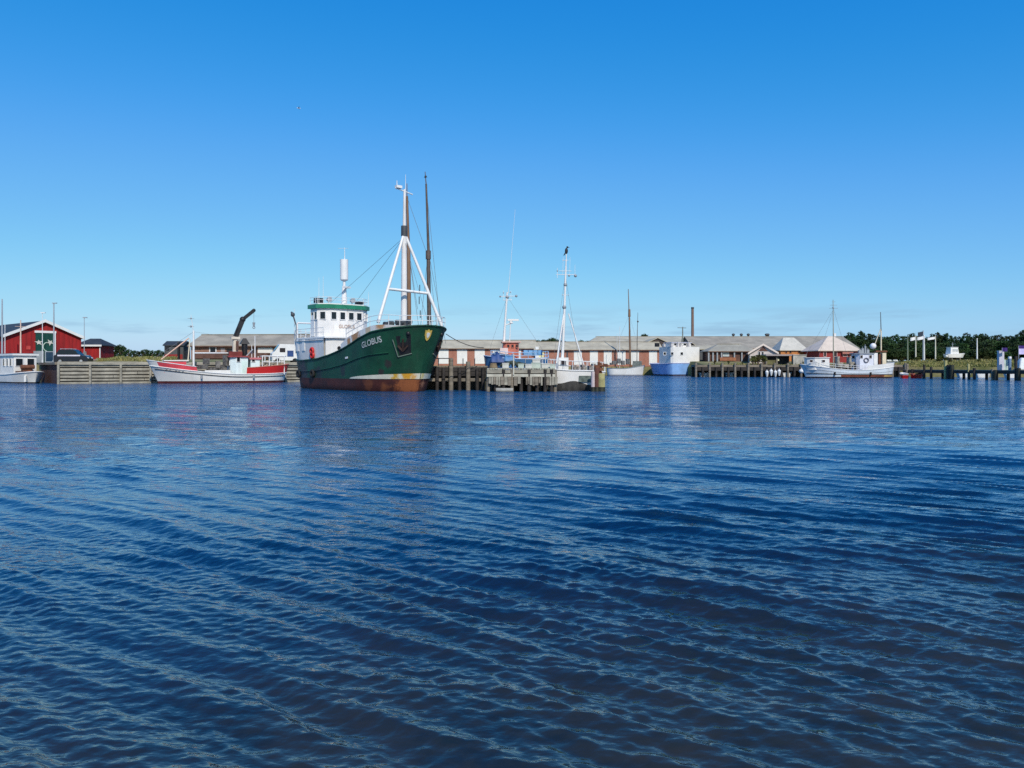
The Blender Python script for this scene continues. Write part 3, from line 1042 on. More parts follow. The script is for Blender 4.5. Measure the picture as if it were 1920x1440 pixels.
# ------------------------------------------------------------------ white cutter by the far pier
def white_cutter():
    d0 = 131.0
    A = PI - 0.03
    cx = WX(1602, d0)
    cy = d0 + 2.4
    fr = Frame(cx, cy, A)
    s = thing('fishing_boat', 'pale white fishing cutter with two tall masts and a lifebuoy on its wheelhouse', 'boat', (cx, cy, 0), A)
    L = 14.6
    H = Hull(L, 4.8, 2.35, 1.35, 2.0, tm=0.52, pw=1.5, rake=0.95, srake=0.35, lew=0.40, led=0.33, ls=0.26, stern='round', mbow=0.65)
    S = H.sheer
    P = fr.at
    hb = MB()
    H.strip(hb, -0.6, 0.22, 2, 1)
    H.strip(hb, 0.22, 0.55, 2, 2, 0.36, 0.86)
    H.strip(hb, 0.22, 0.55, 2, 0, 0.0, 0.36)
    H.strip(hb, 0.22, 0.55, 2, 3, 0.86, 1.0)
    H.strip(hb, 0.55, S, 5, 0)
    hb.build('hull', [pale_blue, boot_dark, paint('rust red boot stripe', (0.17, 0.05, 0.025), 0.6, 0.35, 1.5), paint('ochre boot stripe', (0.42, 0.27, 0.10), 0.6, 0.3, 1.5)], s)
    for sd in (1, -1):
        MB().tube(H.rail_path(lambda t: 0.62 + 0.35 * max(0, .5 - t) ** 1.5 * 2, 0.02, sd, 0.02, 0.98), 0.06, 6).build('rubbing_strake', dark_grey, s)
        MB().tube(H.rail_path(lambda t: S(t) - 0.55 if t < .6 else S(t) - .55 - .4 * (t - .6), 0.01, sd, 0.02, 0.98), 0.035, 6).build('rubbing_strake', grey_paint, s)
    H.gunwale(MB(), S, 0.06, 0.02).build('gunwale', white_clean, s)
    H.deck(MB(), lambda t: S(t) - 0.4).build('deck', grey_paint, s)
    H.strip(MB(), S, lambda t: S(t) + 0.75, 2, 0, 0.66, 1.0, -0.02).build('stern_bulwark', white_clean, s)
    # forward shelter
    x0, x1 = P(1513, 675, 1.2)[0], P(1553, 675, 1.2)[0]
    f = MB().prism([(x0 - .2, 0.7), (x0 - 1.2, 1.6), (x1, 1.7), (x1, -1.7), (x0 - 1.2, -1.6), (x0 - .2, -0.7)], 1.4, 3.45).build('fore_shelter', white, s)
    MB().prism([(x0, 0.8), (x0 - 1.2, 1.75), (x1 - .1, 1.85), (x1 - .1, -1.85), (x0 - 1.2, -1.75), (x0, -0.8)], 3.45, 3.55).build('roof', white_clean, f)
    for px in (1521, 1544):
        q = P(px, 673, 1.7)
        window(f, (q[0], 1.68, 2.9), PI / 2, .5, .4, fw=.05)
    # masts
    a, b = P(1563, 690), P(1562, 562)
    m = MB().cyl((a[0], 0, 0.8), (b[0], 0, b[2]), 0.13, 0.05, 8).build('mast', paint('grey green mast', (0.30, 0.29, 0.22), .6, .2), s)
    y_ = MB()
    for pz, w in ((572, .55), (578, .75), (566, .3)):
        q = P(1563, pz)
        y_.cyl((q[0] - w, 0, q[2]), (q[0] + w, 0, q[2]), 0.03, 0.03, 5)
    y_.ball((b[0], 0, P(1563, 577)[2]), 0.16, 8, 6)
    y_.build('yard', grey_paint, m)
    MB().box((P(1565, 628)[0], 0, P(1565, 628)[2]), (.35, .35, .55)).build('navigation_light', white_clean, m)
    st = MB()
    for q in ((H.xs(2.3), 0, 2.4), P(1535, 668, 1.7), P(1592, 680, 1.9)):
        st.cyl(P(1563, 580), q, 0.018, 0.018, 4)
    st.build('stay', wire_mat, s)
    a, b = P(1652, 680), P(1651, 585)
    MB().cyl((a[0], 0, 1.5), (a[0], 0, P(1652, 620)[2]), 0.13, 0.11, 8, 0).cyl((a[0], 0, P(1652, 620)[2]), (b[0], 0, b[2]), 0.08, 0.05, 8, 1).build('mizzen_mast', [cream, mast_dark], s)
    MB().cyl(P(1651, 617), P(1638, 652), 0.07, 0.07, 6).build('derrick', cream, s)
    q = P(1637, 649, .3)
    MB().ball(q, 0.52, 14, 10).build('radar_dome', white_clean, s)
    # wheelhouse
    x0, x1 = P(1611, 675, 1.5)[0], P(1638, 675, 1.5)[0]
    wh = MB().prism([(x0 + .3, 1.0), (x0 - .1, 1.5), (x1, 1.5), (x1, -1.5), (x0 - .1, -1.5), (x0 + .3, -1.0)], 1.2, 4.15).build('wheelhouse', paint('lavender white paint', (0.68, 0.69, 0.76), .45, .05), s)
    MB().prism([(x0 + .6, 1.1), (x0, 1.7), (x1 - .1, 1.7), (x1 - .1, -1.7), (x0, -1.7), (x0 + .6, -1.1)], 4.15, 4.3).build('roof', grey_paint, wh)
    for px in (1615, 1632):
        q = P(px, 664, 1.5)
        window(wh, (q[0], 1.5, 3.65), PI / 2, .42, .5, fw=.05)
    window(wh, (x0 + .3, 0, 3.6), 0.0, 1.2, .5, fw=.05)
    q = P(1624, 675.5, 1.5)
    MB().ring((q[0], 1.58, q[2]), (0, 1, 0), .36, .1, 16, 6).build('lifebuoy', paint('dull grey lifebuoy', (.13, .13, .16), .6, .3), s)
    q = P(1603, 682, 1.4)
    MB().cyl((q[0], 1.4, 1.4), (q[0], 1.4, 2.5), .22, .2, 8).build('winch', black_paint, s)
    bx = MB()
    for px, py, w, h in ((1572, 684, .9, .8), (1582, 686, 1.0, .7), (1594, 684, .8, 1.0), (1590, 676, .35, 1.2), (1568, 676, .4, 1.4)):
        q = P(px, py)
        bx.box((q[0], .4, q[2]), (w, 1.0, h), .15)
    bx.build('deck_machinery', paint('grey beige machinery', (0.30, 0.27, 0.22), .7, .5, 3), s)
    path = H.rail_path(lambda t: S(t), -.05, 1, 0.12, 0.64, 12)
    railing(path, .8, 1, .03).build('railing', white_clean, s)
    # aft gallows with rusty top
    for px in (1641, 1657):
        q = P(px, 665, .9)
        MB().box((q[0], .9, 3.3), (.62, .5, 2.0)).build('gallows', cream if px > 1650 else white_clean, s)
    q = P(1648, 661)
    MB().box((q[0], .6, P(1648, 659)[2]), (1.9, .9, .28)).box((q[0], .5, 3.2), (.7, .5, 1.9)).build('trawl_winch', rust_brown, s)
    # gear on the wheelhouse roof
    for px, py, w, h in ((1617, 651, .5, .8), (1622, 648, .3, 1.2), (1627, 652, .5, .6), (1612, 656, .6, .5)):
        q = P(px, py, .4)
        MB().box((q[0], .4, 4.3 + h / 2), (w * .8, .4, h)).cyl((q[0], .4, 4.3 + h), (q[0], .4, 4.6 + h), .05, .05, 6).build('roof_locker', grey_paint, wh)
    cb = MB()
    for i, px in enumerate((1662, 1668, 1674, 1680)):
        q = P(px, 673)
        cb.ball((q[0], .5 - .4 * (i % 2), 2.95), .3, 8, 5, 0, .7)
    cb.build('net_floats', paint('pale floats', (.6, .6, .52), .7, .2), s)
    for px in (1566, 1633):
        q = P(px, 703, 2.4)
        MB().cyl((q[0], H.hb(q[0], .7) + .1, .5), (q[0], H.hb(q[0], .7) + .1, 1.0), .16, .16, 8).build('fender', rubber, s)
    return fr


white_cutter()
# ------------------------------------------------------------------ small white boat at the edge of the picture
def cabin_boat():
    A = R(-40)
    d = 91.0
    L, B = 9.5, 3.2
    bx, by = WX(66, 89.0), 89.0
    cx, cy = bx - L / 2 * math.cos(A), by - L / 2 * math.sin(A)
    fr = Frame(cx, cy, A)
    s = thing('cabin_boat', 'white cabin boat with dark square windows moored before the red barn', 'boat', (cx, cy, 0), A)
    H = Hull(L, B, 1.35, 1.0, 1.05, rake=0.55, lew=0.42, led=0.34, stern='transom', mbow=0.6)
    S = H.sheer
    hb = MB()
    H.strip(hb, -0.4, 0.14, 2, 1)
    H.strip(hb, 0.14, S, 5, 0)
    hb.build('hull', [white, boot_dark], s)
    H.gunwale(MB(), S, 0.06, 0.02).build('gunwale', white_clean, s)
    H.deck(MB(), lambda t: S(t) - .15).build('deck', grey_paint, s)
    xf = 1.5
    wh = MB().prism([(-3.2, -1.2), (xf, -1.2), (xf, 1.2), (-3.2, 1.2)], 0.9, 3.25).build('wheelhouse', white, s)
    MB().prism([(-3.4, -1.4), (xf + .25, -1.4), (xf + .25, 1.4), (-3.4, 1.4)], 3.25, 3.42, 0).build('roof', white_clean, wh)
    MB().prism([(-3.3, -1.3), (xf + .1, -1.3), (xf + .1, 1.3), (-3.3, 1.3)], 3.42, 3.5, 0).build('roof_mat', grey_paint, wh)
    for yy in (-0.62, 0.58):
        window(wh, (xf, yy, 2.45), 0.0, 0.72, 0.85, fw=.06)
    for xx in (0.7, -0.5, -1.7):
        window(wh, (xx, -1.2, 2.45), -PI / 2, .55, .8, fw=.06)
        window(wh, (xx, 1.2, 2.45), PI / 2, .55, .8, fw=.06)
    g = MB().box((xf + .5, 0, 1.65), (.6, 1.0, .95)).cyl((xf + .8, -.7, 1.9), (xf + .8, .7, 1.9), .25, .25, 10)
    g.build('anchor_winch', rust_brown, s)
    for yy in (-.9, .75):
        MB().box((xf + .7, yy, 1.2), (.5, .5, .45)).build('deck_box', brown_wall, s)
    q = fr.at(34, 660, 0.0)
    m = MB().cyl((-.3, .1, 3.4), (-.3, .1, WZ(600, 92)), .1, .06, 8)
    m.cyl((-.3, -.5, WZ(612, 92)), (-.3, .7, WZ(612, 92)), .03, .03, 5)
    m.build('mast', paint('pinkish mast', (.66, .48, .38), .5, .1), s)
    q = fr.at(4, 660, 0.4)
    MB().cyl((q[0], .4, 3.4), (q[0], .4, WZ(556, 94)), .12, .07, 8).build('aft_mast', pole_grey, s)
    q = fr.at(11, 660, 0.4)
    MB().cyl((q[0], .3, 3.4), (q[0], .3, WZ(606, 94)), .05, .04, 6).build('antenna', pole_white, s)
    z = .6
    MB().cyl((H.xs(z) - .6, -.9, .2), (H.xs(z) - .6, -.9, .9), .14, .14, 8).build('fender', white_clean, s)


cabin_boat()


# ------------------------------------------------------------------ boats behind the timber pier
def pier_end_boat():
    d = 62.4
    cx, cy = WX(1066, d), d
    A = PI + R(4)
    fr = Frame(cx, cy, A)
    P = fr.at
    s = thing('fishing_boat', 'white fishing boat with tall tripod mast moored at the outer end of the timber pier', 'boat', (cx, cy, 0), A)
    L = 5.4
    H = Hull(L, 2.6, 2.0, 1.62, 1.5, tm=.55, rake=.4, lew=.5, led=.45, stern='transom', tw=.85, srake=.1)
    S = H.sheer
    hb = MB()
    edge = lambda t: .70 - .35 * max(0, t - .45) + .12 * math.sin(t * 14) - .22 * max(0, .2 - t)
    H.strip(hb, -.5, edge, 3, 1)
    H.strip(hb, edge, S, 4, 0)
    hb.build('hull', [white, paint('fouled black bottom', (.035, .033, .03), .7, .6, 1.2, streak=.5, streakcol=(.2, .19, .16))], s)
    H.gunwale(MB(), S, .05, .02).build('gunwale', white_clean, s)
    H.deck(MB(), lambda t: S(t) - .3).build('deck', grey_paint, s)
    q = P(1099, 709, 1.3)
    MB().box((q[0], 1.28, .95), (1.15, .1, .5)).build('tarpaulin', paint('grey green canvas', (.12, .15, .13), .9, .5, 3), s)
    path = H.rail_path(lambda t: S(t), -.04, 1, .08, 1, 14)
    railing(path, .75, 1, .025, (1.0,)).build('railing', white_clean, s)
    path = H.rail_path(lambda t: S(t), -.04, -1, .08, 1, 14)
    railing(path, .75, 1, .025, (1.0, .5)).build('railing', white_clean, s)
    a, b = P(1053, 693), P(1062, 476)
    m = MB().cyl((a[0], 0, 1.2), P(1058, 590), .13, .11, 8)
    m.cyl(P(1058, 590), P(1061, 500), .10, .07, 8).cyl(P(1061, 500), (b[0], 0, b[2]), .05, .04, 6)
    m = m.build('mast', white_clean, s)
    for f_, yy in ((P(1041, 676, 1.0), 1.0), (P(1043, 680, -.9), -.9)):
        MB().cyl((f_[0], yy, 1.5), P(1057, 588), .06, .06, 8).build('mast_leg', white_clean, s)
    f_ = P(1099, 688, .3)
    MB().cyl((f_[0], .3, 1.4), P(1066, 588), .05, .05, 8).build('mast_leg', white_clean, s)
    y_ = MB()
    for pz, w in ((515, .75), (508, .5), (553, .3), (488, .25)):
        q = P(1060, pz)
        y_.cyl((q[0] - w, 0, q[2]), (q[0] + w, 0, q[2]), .025, .025, 5)
    for px, pz, r in ((1079, 517, .13), (1045, 508, .06), (1060, 534, .15), (1058, 576, .17), (1067, 517, .08)):
        q = P(px, pz)
        y_.ball((q[0], 0, q[2]), r, 8, 6, 1)
    for px in (1055, 1068):
        y_.cyl(P(px, 515), P(px + 1, 482), .015, .015, 4)
    q = P(1078, 508)
    y_.cyl((q[0], 0, q[2] - .4), (q[0], 0, q[2] + .5), .02, .015, 4)
    q = P(1045, 512)
    y_.cyl((q[0], 0, q[2] - .4), (q[0], 0, q[2] + .4), .025, .02, 4)
    y_.build('yard', [pole_white, grey_paint], m)
    st = MB()
    for q in (P(1088, 690, .8), P(1035, 690, .8)):
        st.cyl(P(1060, 515), (q[0], .8, 1.6), .012, .012, 4)
    st.build('stay', wire_mat, s)
    w0, w1 = P(1047, 680, .8)[0], P(1066, 680, .8)[0]
    c = MB().box(((w0 + w1) / 2, 0, 2.0), (abs(w1 - w0), 1.6, 1.3)).build('cabin', white, s)
    window(c, ((w0 + w1) / 2, .8, 2.25), PI / 2, .4, .35, fw=.04)
    bx = MB()
    for px, py, w, h in ((1075, 686, .3, .5), (1083, 688, .4, .4), (1092, 686, .3, .6), (1106, 687, .35, .5), (1112, 684, .25, .6)):
        q = P(px, py)
        bx.box((q[0], .2, q[2] - .2), (w, .5, h), .2)
    bx.build('deck_gear', paint('mixed grey gear', (.25, .22, .2), .8, .6, 5), s)
    # bird on the mast top
    bd = MB()
    bz = b[2]
    bd.ball((0, 0, .22), .13, 10, 8, 0, 1.9)
    bd.ball((.08, 0, .52), .085, 8, 6)
    bd.cyl((.12, 0, .52), (.27, 0, .49), .03, .008, 6)
    bd.cyl((-.05, 0, .1), (-.22, 0, -.16), .07, .03, 6)
    bd.cyl((.03, .04, .02), (.03, .04, -.02), .02, .02, 5).cyl((.03, -.04, .02), (.03, -.04, -.02), .02, .02, 5)
    wp = (cx + b[0] * math.cos(A), cy + b[0] * math.sin(A), bz + .02)
    tag(bd.build('bird', bird_dark, None, wp, R(10)), 'dark bird perched on the very top of a white tripod mast', 'bird')
    return fr


pier_end_boat()


def lumpy(w, dp, h, seed, n=12, pw=3.0):
    r_ = random.Random(seed)
    ph = [(r_.uniform(3, 9), r_.uniform(3, 9), r_.uniform(0, 6), r_.uniform(.05, .13)) for _ in range(7)]
    vs = []
    for j in range(n + 1):
        for i in range(n + 1):
            u, v = i / n * 2 - 1, j / n * 2 - 1
            rr = max(abs(u), abs(v))
            z = h * (1 - rr ** pw)
            for a, b, c, q in ph:
                z += q * h * math.sin(a * u + b * v + c) * (1 - rr ** 4)
            vs.append((u * w / 2 * (1 + .06 * math.sin(5 * v + seed)), v * dp / 2, max(0, z)))
    fs = [(j * (n + 1) + i, j * (n + 1) + i + 1, (j + 1) * (n + 1) + i + 1, (j + 1) * (n + 1) + i) for j in range(n) for i in range(n)]
    return MB().add(vs, fs, 0, True)


def blue_boat():
    d = 69.0
    cx, cy = WX(968, d), d
    A = PI + R(3)
    fr = Frame(cx, cy, A)
    P = fr.at
    s = thing('fishing_boat', 'blue fishing boat with salmon red wheelhouse and white radar mast behind the timber pier', 'boat', (cx, cy, 0), A)
    L = 5.2
    H = Hull(L, 2.9, 2.9, 2.6, 2.75, tm=.55, rake=.3, lew=.42, led=.36, stern='round')
    S = H.sheer
    hb = MB()
    H.strip(hb, -.4, .5, 2, 1)
    H.strip(hb, .5, 1.9, 3, 0)
    H.strip(hb, 1.9, S, 3, 2)
    hb.build('hull', [navy, boot_dark, mid_blue], s)
    H.gunwale(MB(), S, .05, .02).build('gunwale', paint('pale blue rail', (.35, .5, .68), .5, .15), s)
    H.deck(MB(), lambda t: S(t) - .3).build('deck', grey_paint, s)
    path = H.rail_path(S, -.04, 1, .1, 1, 12)
    railing(path, .55, 1, .03, (1.0, .5)).build('railing', paint('pale blue rail', (.35, .5, .68)), s)
    x0, x1 = P(944, 650, 1.0)[0], P(973, 650, 1.0)[0]
    wh = MB().prism([(x0, -1), (x1, -1), (x1, .7), (x1 + .3, 1), (x0 - .2, 1), (x0, .8)], 2.5, 4.05).build('wheelhouse', coral, s)
    MB().box(((x0 + x1) / 2, 0, 4.1), (abs(x1 - x0) + .3, 2.3, .1)).build('roof', paint('pale salmon roof', (.66, .4, .33), .6, .1), wh)
    for px in (953, 961, 969):
        q = P(px, 646, 1.0)
        window(wh, (q[0], 1.0, 3.75), PI / 2, .2, .24, frame=coral, fw=.03)
    q = P(933, 668, 1.0)
    lumpy(1.3, 1.7, .72, 3, pw=9).build('tarpaulin', navy, s, (q[0], .75, 2.3))
    q = P(955, 668, 1.0)
    lumpy(1.0, 1.2, .5, 5, pw=9).build('tarpaulin', mid_blue, s, (q[0], 1.0, 2.4))
    bx = MB()
    for px in (985, 994, 1003, 1012):
        q = P(px, 661, 1.2)
        bx.box((q[0], 1.1, q[2]), (.38, .6, .42), .1)
    bx.build('fish_boxes', paint('pale blue crate', (.16, .36, .60), .6, .2, 3), s)
    MB().box((P(944, 652)[0], .9, 3.3), (.7, .5, .55)).build('life_raft', paint('pale pink canister', (.75, .58, .54), .5, .06), s)
    a, b = P(943, 660), P(950, 552)
    m = MB().cyl((a[0], 0, 2.6), P(946, 620), .13, .11, 8).cyl(P(946, 620), P(951, 548), .10, .08, 8)
    m = m.build('mast', white_clean, s)
    MB().cyl(P(955, 655), P(957, 606), .04, .04, 6).cyl(P(946, 610), P(962, 605), .05, .05, 6).box(P(962, 600), (1.0, .2, .16), .1).cyl(P(958, 606), P(958, 599), .14, .1, 8).build('radar', white_clean, m)
    y_ = MB()
    y_.cyl(P(936, 556), P(970, 555), .03, .03, 5)
    y_.cyl(P(944, 563), P(960, 562), .03, .03, 5)
    for px, pz, r in ((938, 556, .09), (968, 555, .12), (951, 557, .16), (944, 549, .06), (957, 548, .06)):
        q = P(px, pz)
        y_.ball((q[0], 0, q[2]), r, 8, 6, 1)
    y_.cyl(P(944, 563), P(944, 545), .02, .02, 4).cyl(P(958, 563), P(958, 545), .02, .02, 4)
    y_.build('yard', [pole_white, grey_paint], m)
    MB().cyl(P(953, 550), P(958, 490), .03, .02, 5).cyl(P(958, 490), P(966, 392), .018, .01, 5).build('whip_antenna', pole_white, m)
    MB().cyl(P(951, 556), P(915, 664), .012, .012, 4).cyl(P(951, 556), P(1020, 660), .012, .012, 4).build('stay', wire_mat, s)


blue_boat()


def ketch():
    d = 76.0
    cx, cy = WX(752, d), d
    A = R(-6)
    fr = Frame(cx, cy, A)
    P = fr.at
    s = thing('sailing_ketch', 'dark wooden sailing vessel with bare brown masts, its hull hidden behind a green ship', 'sailboat', (cx, cy, 0), A)
    H = Hull(9.0, 3.0, 1.75, 1.3, 1.5, rake=.6)
    hb = MB()
    H.strip(hb, -.4, H.sheer, 5, 0)
    hb.build('hull', dark_wood, s)
    H.deck(MB(), lambda t: H.sheer(t) - .2).build('deck', old_wood, s)
    # taller mast leaning slightly, with its topmast doubled on the lower mast
    m = MB().cyl(P(806, 690), P(803, 474), .23, .18, 10).cyl(P(804, 486), P(799, 345), .15, .09, 8).cyl(P(799, 345), P(797, 322), .06, .04, 6)
    m.cyl(P(803, 486), P(803, 470), .26, .26, 8)
    m.build('main_mast', mast_dark, s)
    MB().ball(P(798, 331), .12, 8, 6).cyl(P(795, 333), P(801, 332), .03, .03, 5).build('masthead_light', dark_grey, s)
    m = MB().cyl(P(768, 690), P(766, 470), .23, .19, 10).cyl(P(766, 470), P(763, 368), .17, .12, 8).cyl(P(763, 368), P(763, 344), .06, .04, 6)
    m.build('fore_mast', mast_wood, s)
    st = MB()
    for a, b in (((800, 360), (829, 640)), ((803, 470), (836, 645)), ((803, 470), (784, 655)), ((766, 470), (746, 650)), ((766, 470), (790, 650)), ((803, 472), (823, 650)), ((764, 372), (800, 474)), ((766, 470), (783, 580))):
        st.cyl(P(*a), P(*b), .022, .022, 4)
    st.build('shroud', wire_mat, s)
    bk = MB()
    for a, b in ((788, 596), (786, 570), (787, 548)):
        bk.cyl(P(a, b), P(a, b - 14), .05, .05, 6)
    bk.build('rigging_block', dark_grey, s)


ketch()


# ------------------------------------------------------------------ boats further off
def tubby_trawler():
    d = 165.0
    A = R(112)
    cx, cy = WX(1262, d + 5), d + 5
    fr = Frame(cx, cy, A)
    s = thing('trawler', 'stout trawler with light blue hull and tall white deckhouse seen from its stern', 'boat', (cx, cy, 0), A)
    L = 10.5
    H = Hull(L, 8.4, 2.75, 2.55, 2.7, rake=.8, lew=.45, led=.4, ls=.16, stern='transom', tw=.86, srake=.1, flare=.04)
    S = H.sheer
    hb = MB()
    H.strip(hb, -.5, .3, 2, 1)
    H.strip(hb, .3, S, 4, 0)
    hb.build('hull', [blue_hull, paint('dark violet bottom', (.05, .04, .06), .6, .3)], s)
    H.gunwale(MB(), S, .08, .03).build('gunwale', paint('lavender rail', (.5, .52, .7), .5, .1), s)
    H.deck(MB(), lambda t: S(t) - .25).build('deck', grey_paint, s)
    xa = -L / 2 + .25
    dh = MB().prism([(xa, -3.3), (xa, 3.3), (xa + .4, 3.7), (xa + 4.8, 3.7), (xa + 4.8, -3.7), (xa + .4, -3.7)], 2.5, 6.2).build('deckhouse', white, s)
    for px in (1246, 1260, 1278):
        q = fr.atx(px, 663, xa)
        window(dh, (xa, q[1], q[2]), PI, .6, .55, fw=.08)
    wh = MB().prism([(xa + .9, -1.8), (xa + .9, 2.9), (xa + 3.6, 2.9), (xa + 3.6, -1.8)], 6.2, 7.1).build('wheelhouse', white, s)
    for yy in (2.2, 1.0, -.2, -1.2):
        window(wh, (xa + .9, yy, 6.75), PI, .7, .4, fw=.07)
    MB().prism([(xa + .7, -2.0), (xa + .7, 3.1), (xa + 3.8, 3.1), (xa + 3.8, -2.0)], 7.1, 7.22).build('roof', paint('lavender roof', (.55, .55, .66), .5, .1), wh)
    q = fr.atx(1292, 652, xa + .6)
    MB().cyl((xa + 1.0, q[1], 6.1), (xa + 1.0, q[1], 7.5), .45, .4, 10).build('funnel', dark_grey, s)
    q = fr.atx(1232, 650, xa + 1.2)
    MB().box((xa + 1.2, q[1], 6.6), (.8, .7, .8)).build('life_raft', black_paint, s)
    q = fr.atx(1280, 640, xa + 1.8)
    t0 = WZ(612, d)
    m = MB().cyl((xa + 1.8, q[1], 6.2), (xa + 1.8, q[1], t0), .17, .1, 8)
    m.cyl((xa + 1.8, q[1] + 1.3, t0 - .2), (xa + 1.8, q[1] - .9, t0 - .2), .06, .06, 5)
    m.cyl((xa + 1.8, q[1] + .5, 6.2), (xa + 1.8, q[1], 9.0), .08, .08, 6)
    m.build('mast', paint('olive mast', (.16, .17, .14), .6, .2), s)
    for px, w, h in ((1254, .6, .7), (1266, .5, .9), (1271, .7, .5), (1286, .5, 1.1), (1240, .5, .6)):
        q = fr.atx(px, 650, xa + 1.5)
        MB().box((xa + .5, q[1], 6.2 + h / 2), (w, w, h), .2).cyl((xa + .5, q[1], 6.2 + h), (xa + .5, q[1], 6.5 + h), .06, .06, 6).build('roof_vent', paint('pale roof gear', (.55, .52, .50), .6, .3, 3), dh)


tubby_trawler()


def wooden_cutter():
    d = 170.0
    A = R(-8)
    cx, cy = WX(1172, d), d
    fr = Frame(cx, cy, A)
    P = fr.at
    s = thing('sailing_cutter', 'small white hulled cutter with tall brown wooden mast moored left of a light blue trawler', 'sailboat', (cx, cy, 0), A)
    H = Hull(7.6, 2.8, 2.3, 1.55, 1.65, tm=.6, rake=.5, stern='round')
    S = H.sheer
    hb = MB()
    H.strip(hb, -.4, .22, 2, 1)
    H.strip(hb, .22, S, 4, 0)
    hb.build('hull', [white, paint('dull grey bottom', (.3, .3, .33), .6, .2)], s)
    H.gunwale(MB(), S, .06, .02).build('gunwale', grey_paint, s)
    H.deck(MB(), lambda t: S(t) - .2).build('deck', old_wood, s)
    a, b, c = P(1182, 690), P(1180, 596), P(1178, 542)
    MB().cyl((a[0], 0, 1.4), b, .2, .17, 8).cyl(P(1180, 600), c, .13, .07, 8).cyl(P(1180, 594), P(1180, 580), .28, .24, 8).build('main_mast', mast_wood, s)
    MB().cyl(P(1194, 690), P(1195, 618), .08, .07, 6).cyl(P(1195, 620), P(1196, 586), .06, .04, 6).ball(P(1196, 603), .2, 6, 5).build('mizzen_mast', mast_dark, s)
    MB().cyl(P(1162, 690), P(1162, 612), .05, .04, 6).cyl(P(1157, 690), P(1157, 625), .03, .03, 6).build('boat_hook_poles', pole_white, s)
    x0, x1 = P(1185, 680, .8)[0], P(1204, 680, .8)[0]
    c = MB().prism([(x0, -.9), (x1, -.6), (x1, .6), (x0, .9)], 1.6, 3.2, 0, .85).build('spray_hood', paint('grey canvas', (.13, .15, .14), .8, .4, 2), s)
    gb = MB()
    for px, py, w, h in ((1152, 680, .9, .8), (1160, 677, .8, 1.1), (1168, 680, .7, .9), (1177, 678, .8, 1.2), (1146, 682, .5, .5)):
        q = P(px, py)
        gb.box((q[0], -.2, q[2]), (w, .9, h), .2)
    gb.build('deck_gear', paint('dark deck gear', (.13, .13, .13), .8, .6, 4), s)
    st = MB()
    for q in ((3.9, 0, 2.5), (-3.8, 0, 1.8), (a[0] - .6, -1.2, 1.6), (a[0] + .6, -1.2, 1.6)):
        st.cyl(P(1180, 590), q, .02, .02, 4)
    st.build('shroud', wire_mat, s)


wooden_cutter()


def motor_boat_ashore():
    d = 163.0
    cx, cy = WX(1790, d), d
    A = R(10)
    s = thing('motor_boat', 'small white cabin motor boat standing ashore on the grassy bank before the wood', 'boat', (cx, cy, WZ(671, d)), A)
    fr = Frame(cx, cy, A)
    H = Hull(3.9, 1.8, 1.0, .85, .8, rake=.45, stern='transom', lew=.5, led=.45)
    hb = MB()
    H.strip(hb, .05, H.sheer, 3, 0)
    hb.build('hull', white, s)
    H.deck(MB(), lambda t: H.sheer(t) - .08).build('deck', white_clean, s)
    c = MB().prism([(-1.6, -.75), (.45, -.75), (.45, .75), (-1.6, .75)], .75, 2.2, 0, .82).build('cabin', white_clean, s)
    MB().box((-.6, 0, 2.24), (1.9, 1.4, .08)).build('roof', white_clean, c)
    for x in (-.1, -.8):
        window(c, (x, -.70, 1.6), -PI / 2, .45, .4, frame=white_clean, pane=paint('hazy boat glass', (.45, .48, .5), .2, .1), fw=.04)
    MB().cyl((-.5, 0, 2.2), (-.5, 0, 3.3), .06, .04, 6).cyl((-.8, 0, 2.9), (-.2, 0, 2.9), .03, .03, 5).build('mast', grey_paint, s)
    MB().ball((-2.25, -.4, .35), .27, 10, 8).build('fender', white_clean, s)
    MB().box((-1.1, 0, -.22), (.2, 1.2, .5)).box((.9, 0, -.2), (.2, 1.0, .55)).build('cradle', old_wood, s)


motor_boat_ashore()


def dinghy(name, label, cx, cy, A, L, hullm, topm, group=None, z=0.0):
    s = thing(name, label, 'dinghy', (cx, cy, z), A, group)
    H = Hull(L, L * .42, .95, .75, .75, rake=.3, stern='transom', lew=.5, led=.42)
    hb = MB()
    H.strip(hb, -.2, lambda t: H.sheer(t) * .72, 3, 0)
    H.strip(hb, lambda t: H.sheer(t) * .72, H.sheer, 2, 1)
    hb.build('hull', [hullm, topm], s)
    H.gunwale(MB(), H.sheer, .05, .02).build('gunwale', topm, s)
    H.deck(MB(), .35).build('deck', grey_paint, s)
    for x in (-.25, .2):
        MB().box((x * L, 0, .55), (.25, L * .34, .06)).build('thwart', old_wood, s)
    return s


dinghy('dinghy', 'red dinghy with white top strake lying at the stern of a white cutter', WX(1695, 129.5), 129.5, R(70), 2.6, red_paint, white_clean)
dinghy('dinghy', 'red and white dinghy between the dark piles just right of a white cutter', WX(1720, 129), 129, R(15), 1.8, red_paint, coral)
for px, d, w, lb in ((1808, 141, 2.2, 'white dinghy floating behind the pier left of the thin middle piles'), (1843, 138, 2.4, 'white dinghy floating behind the pier between thin piles and cabinet'), (1896, 134, 2.0, 'white dinghy floating behind the pier right of the grey cabinet')):
    dinghy('dinghy', lb, WX(px, d), d, R(8), w, white, white_clean, 'white dinghies behind the pier')
for px, d, w, lb in ((1322, 146.5, 2.0, 'small white skiff under the old timber quay beside a light blue trawler'), (1369, 146.5, 1.6, 'small pale skiff with raised bow under the old timber quay'), (1475, 145.5, 1.7, 'pale square ended skiff under the timber quay beside four white buoys')):
    dinghy('dinghy', lb, WX(px, d), d, R(20), w, white, white_clean, 'skiffs under the far quay')
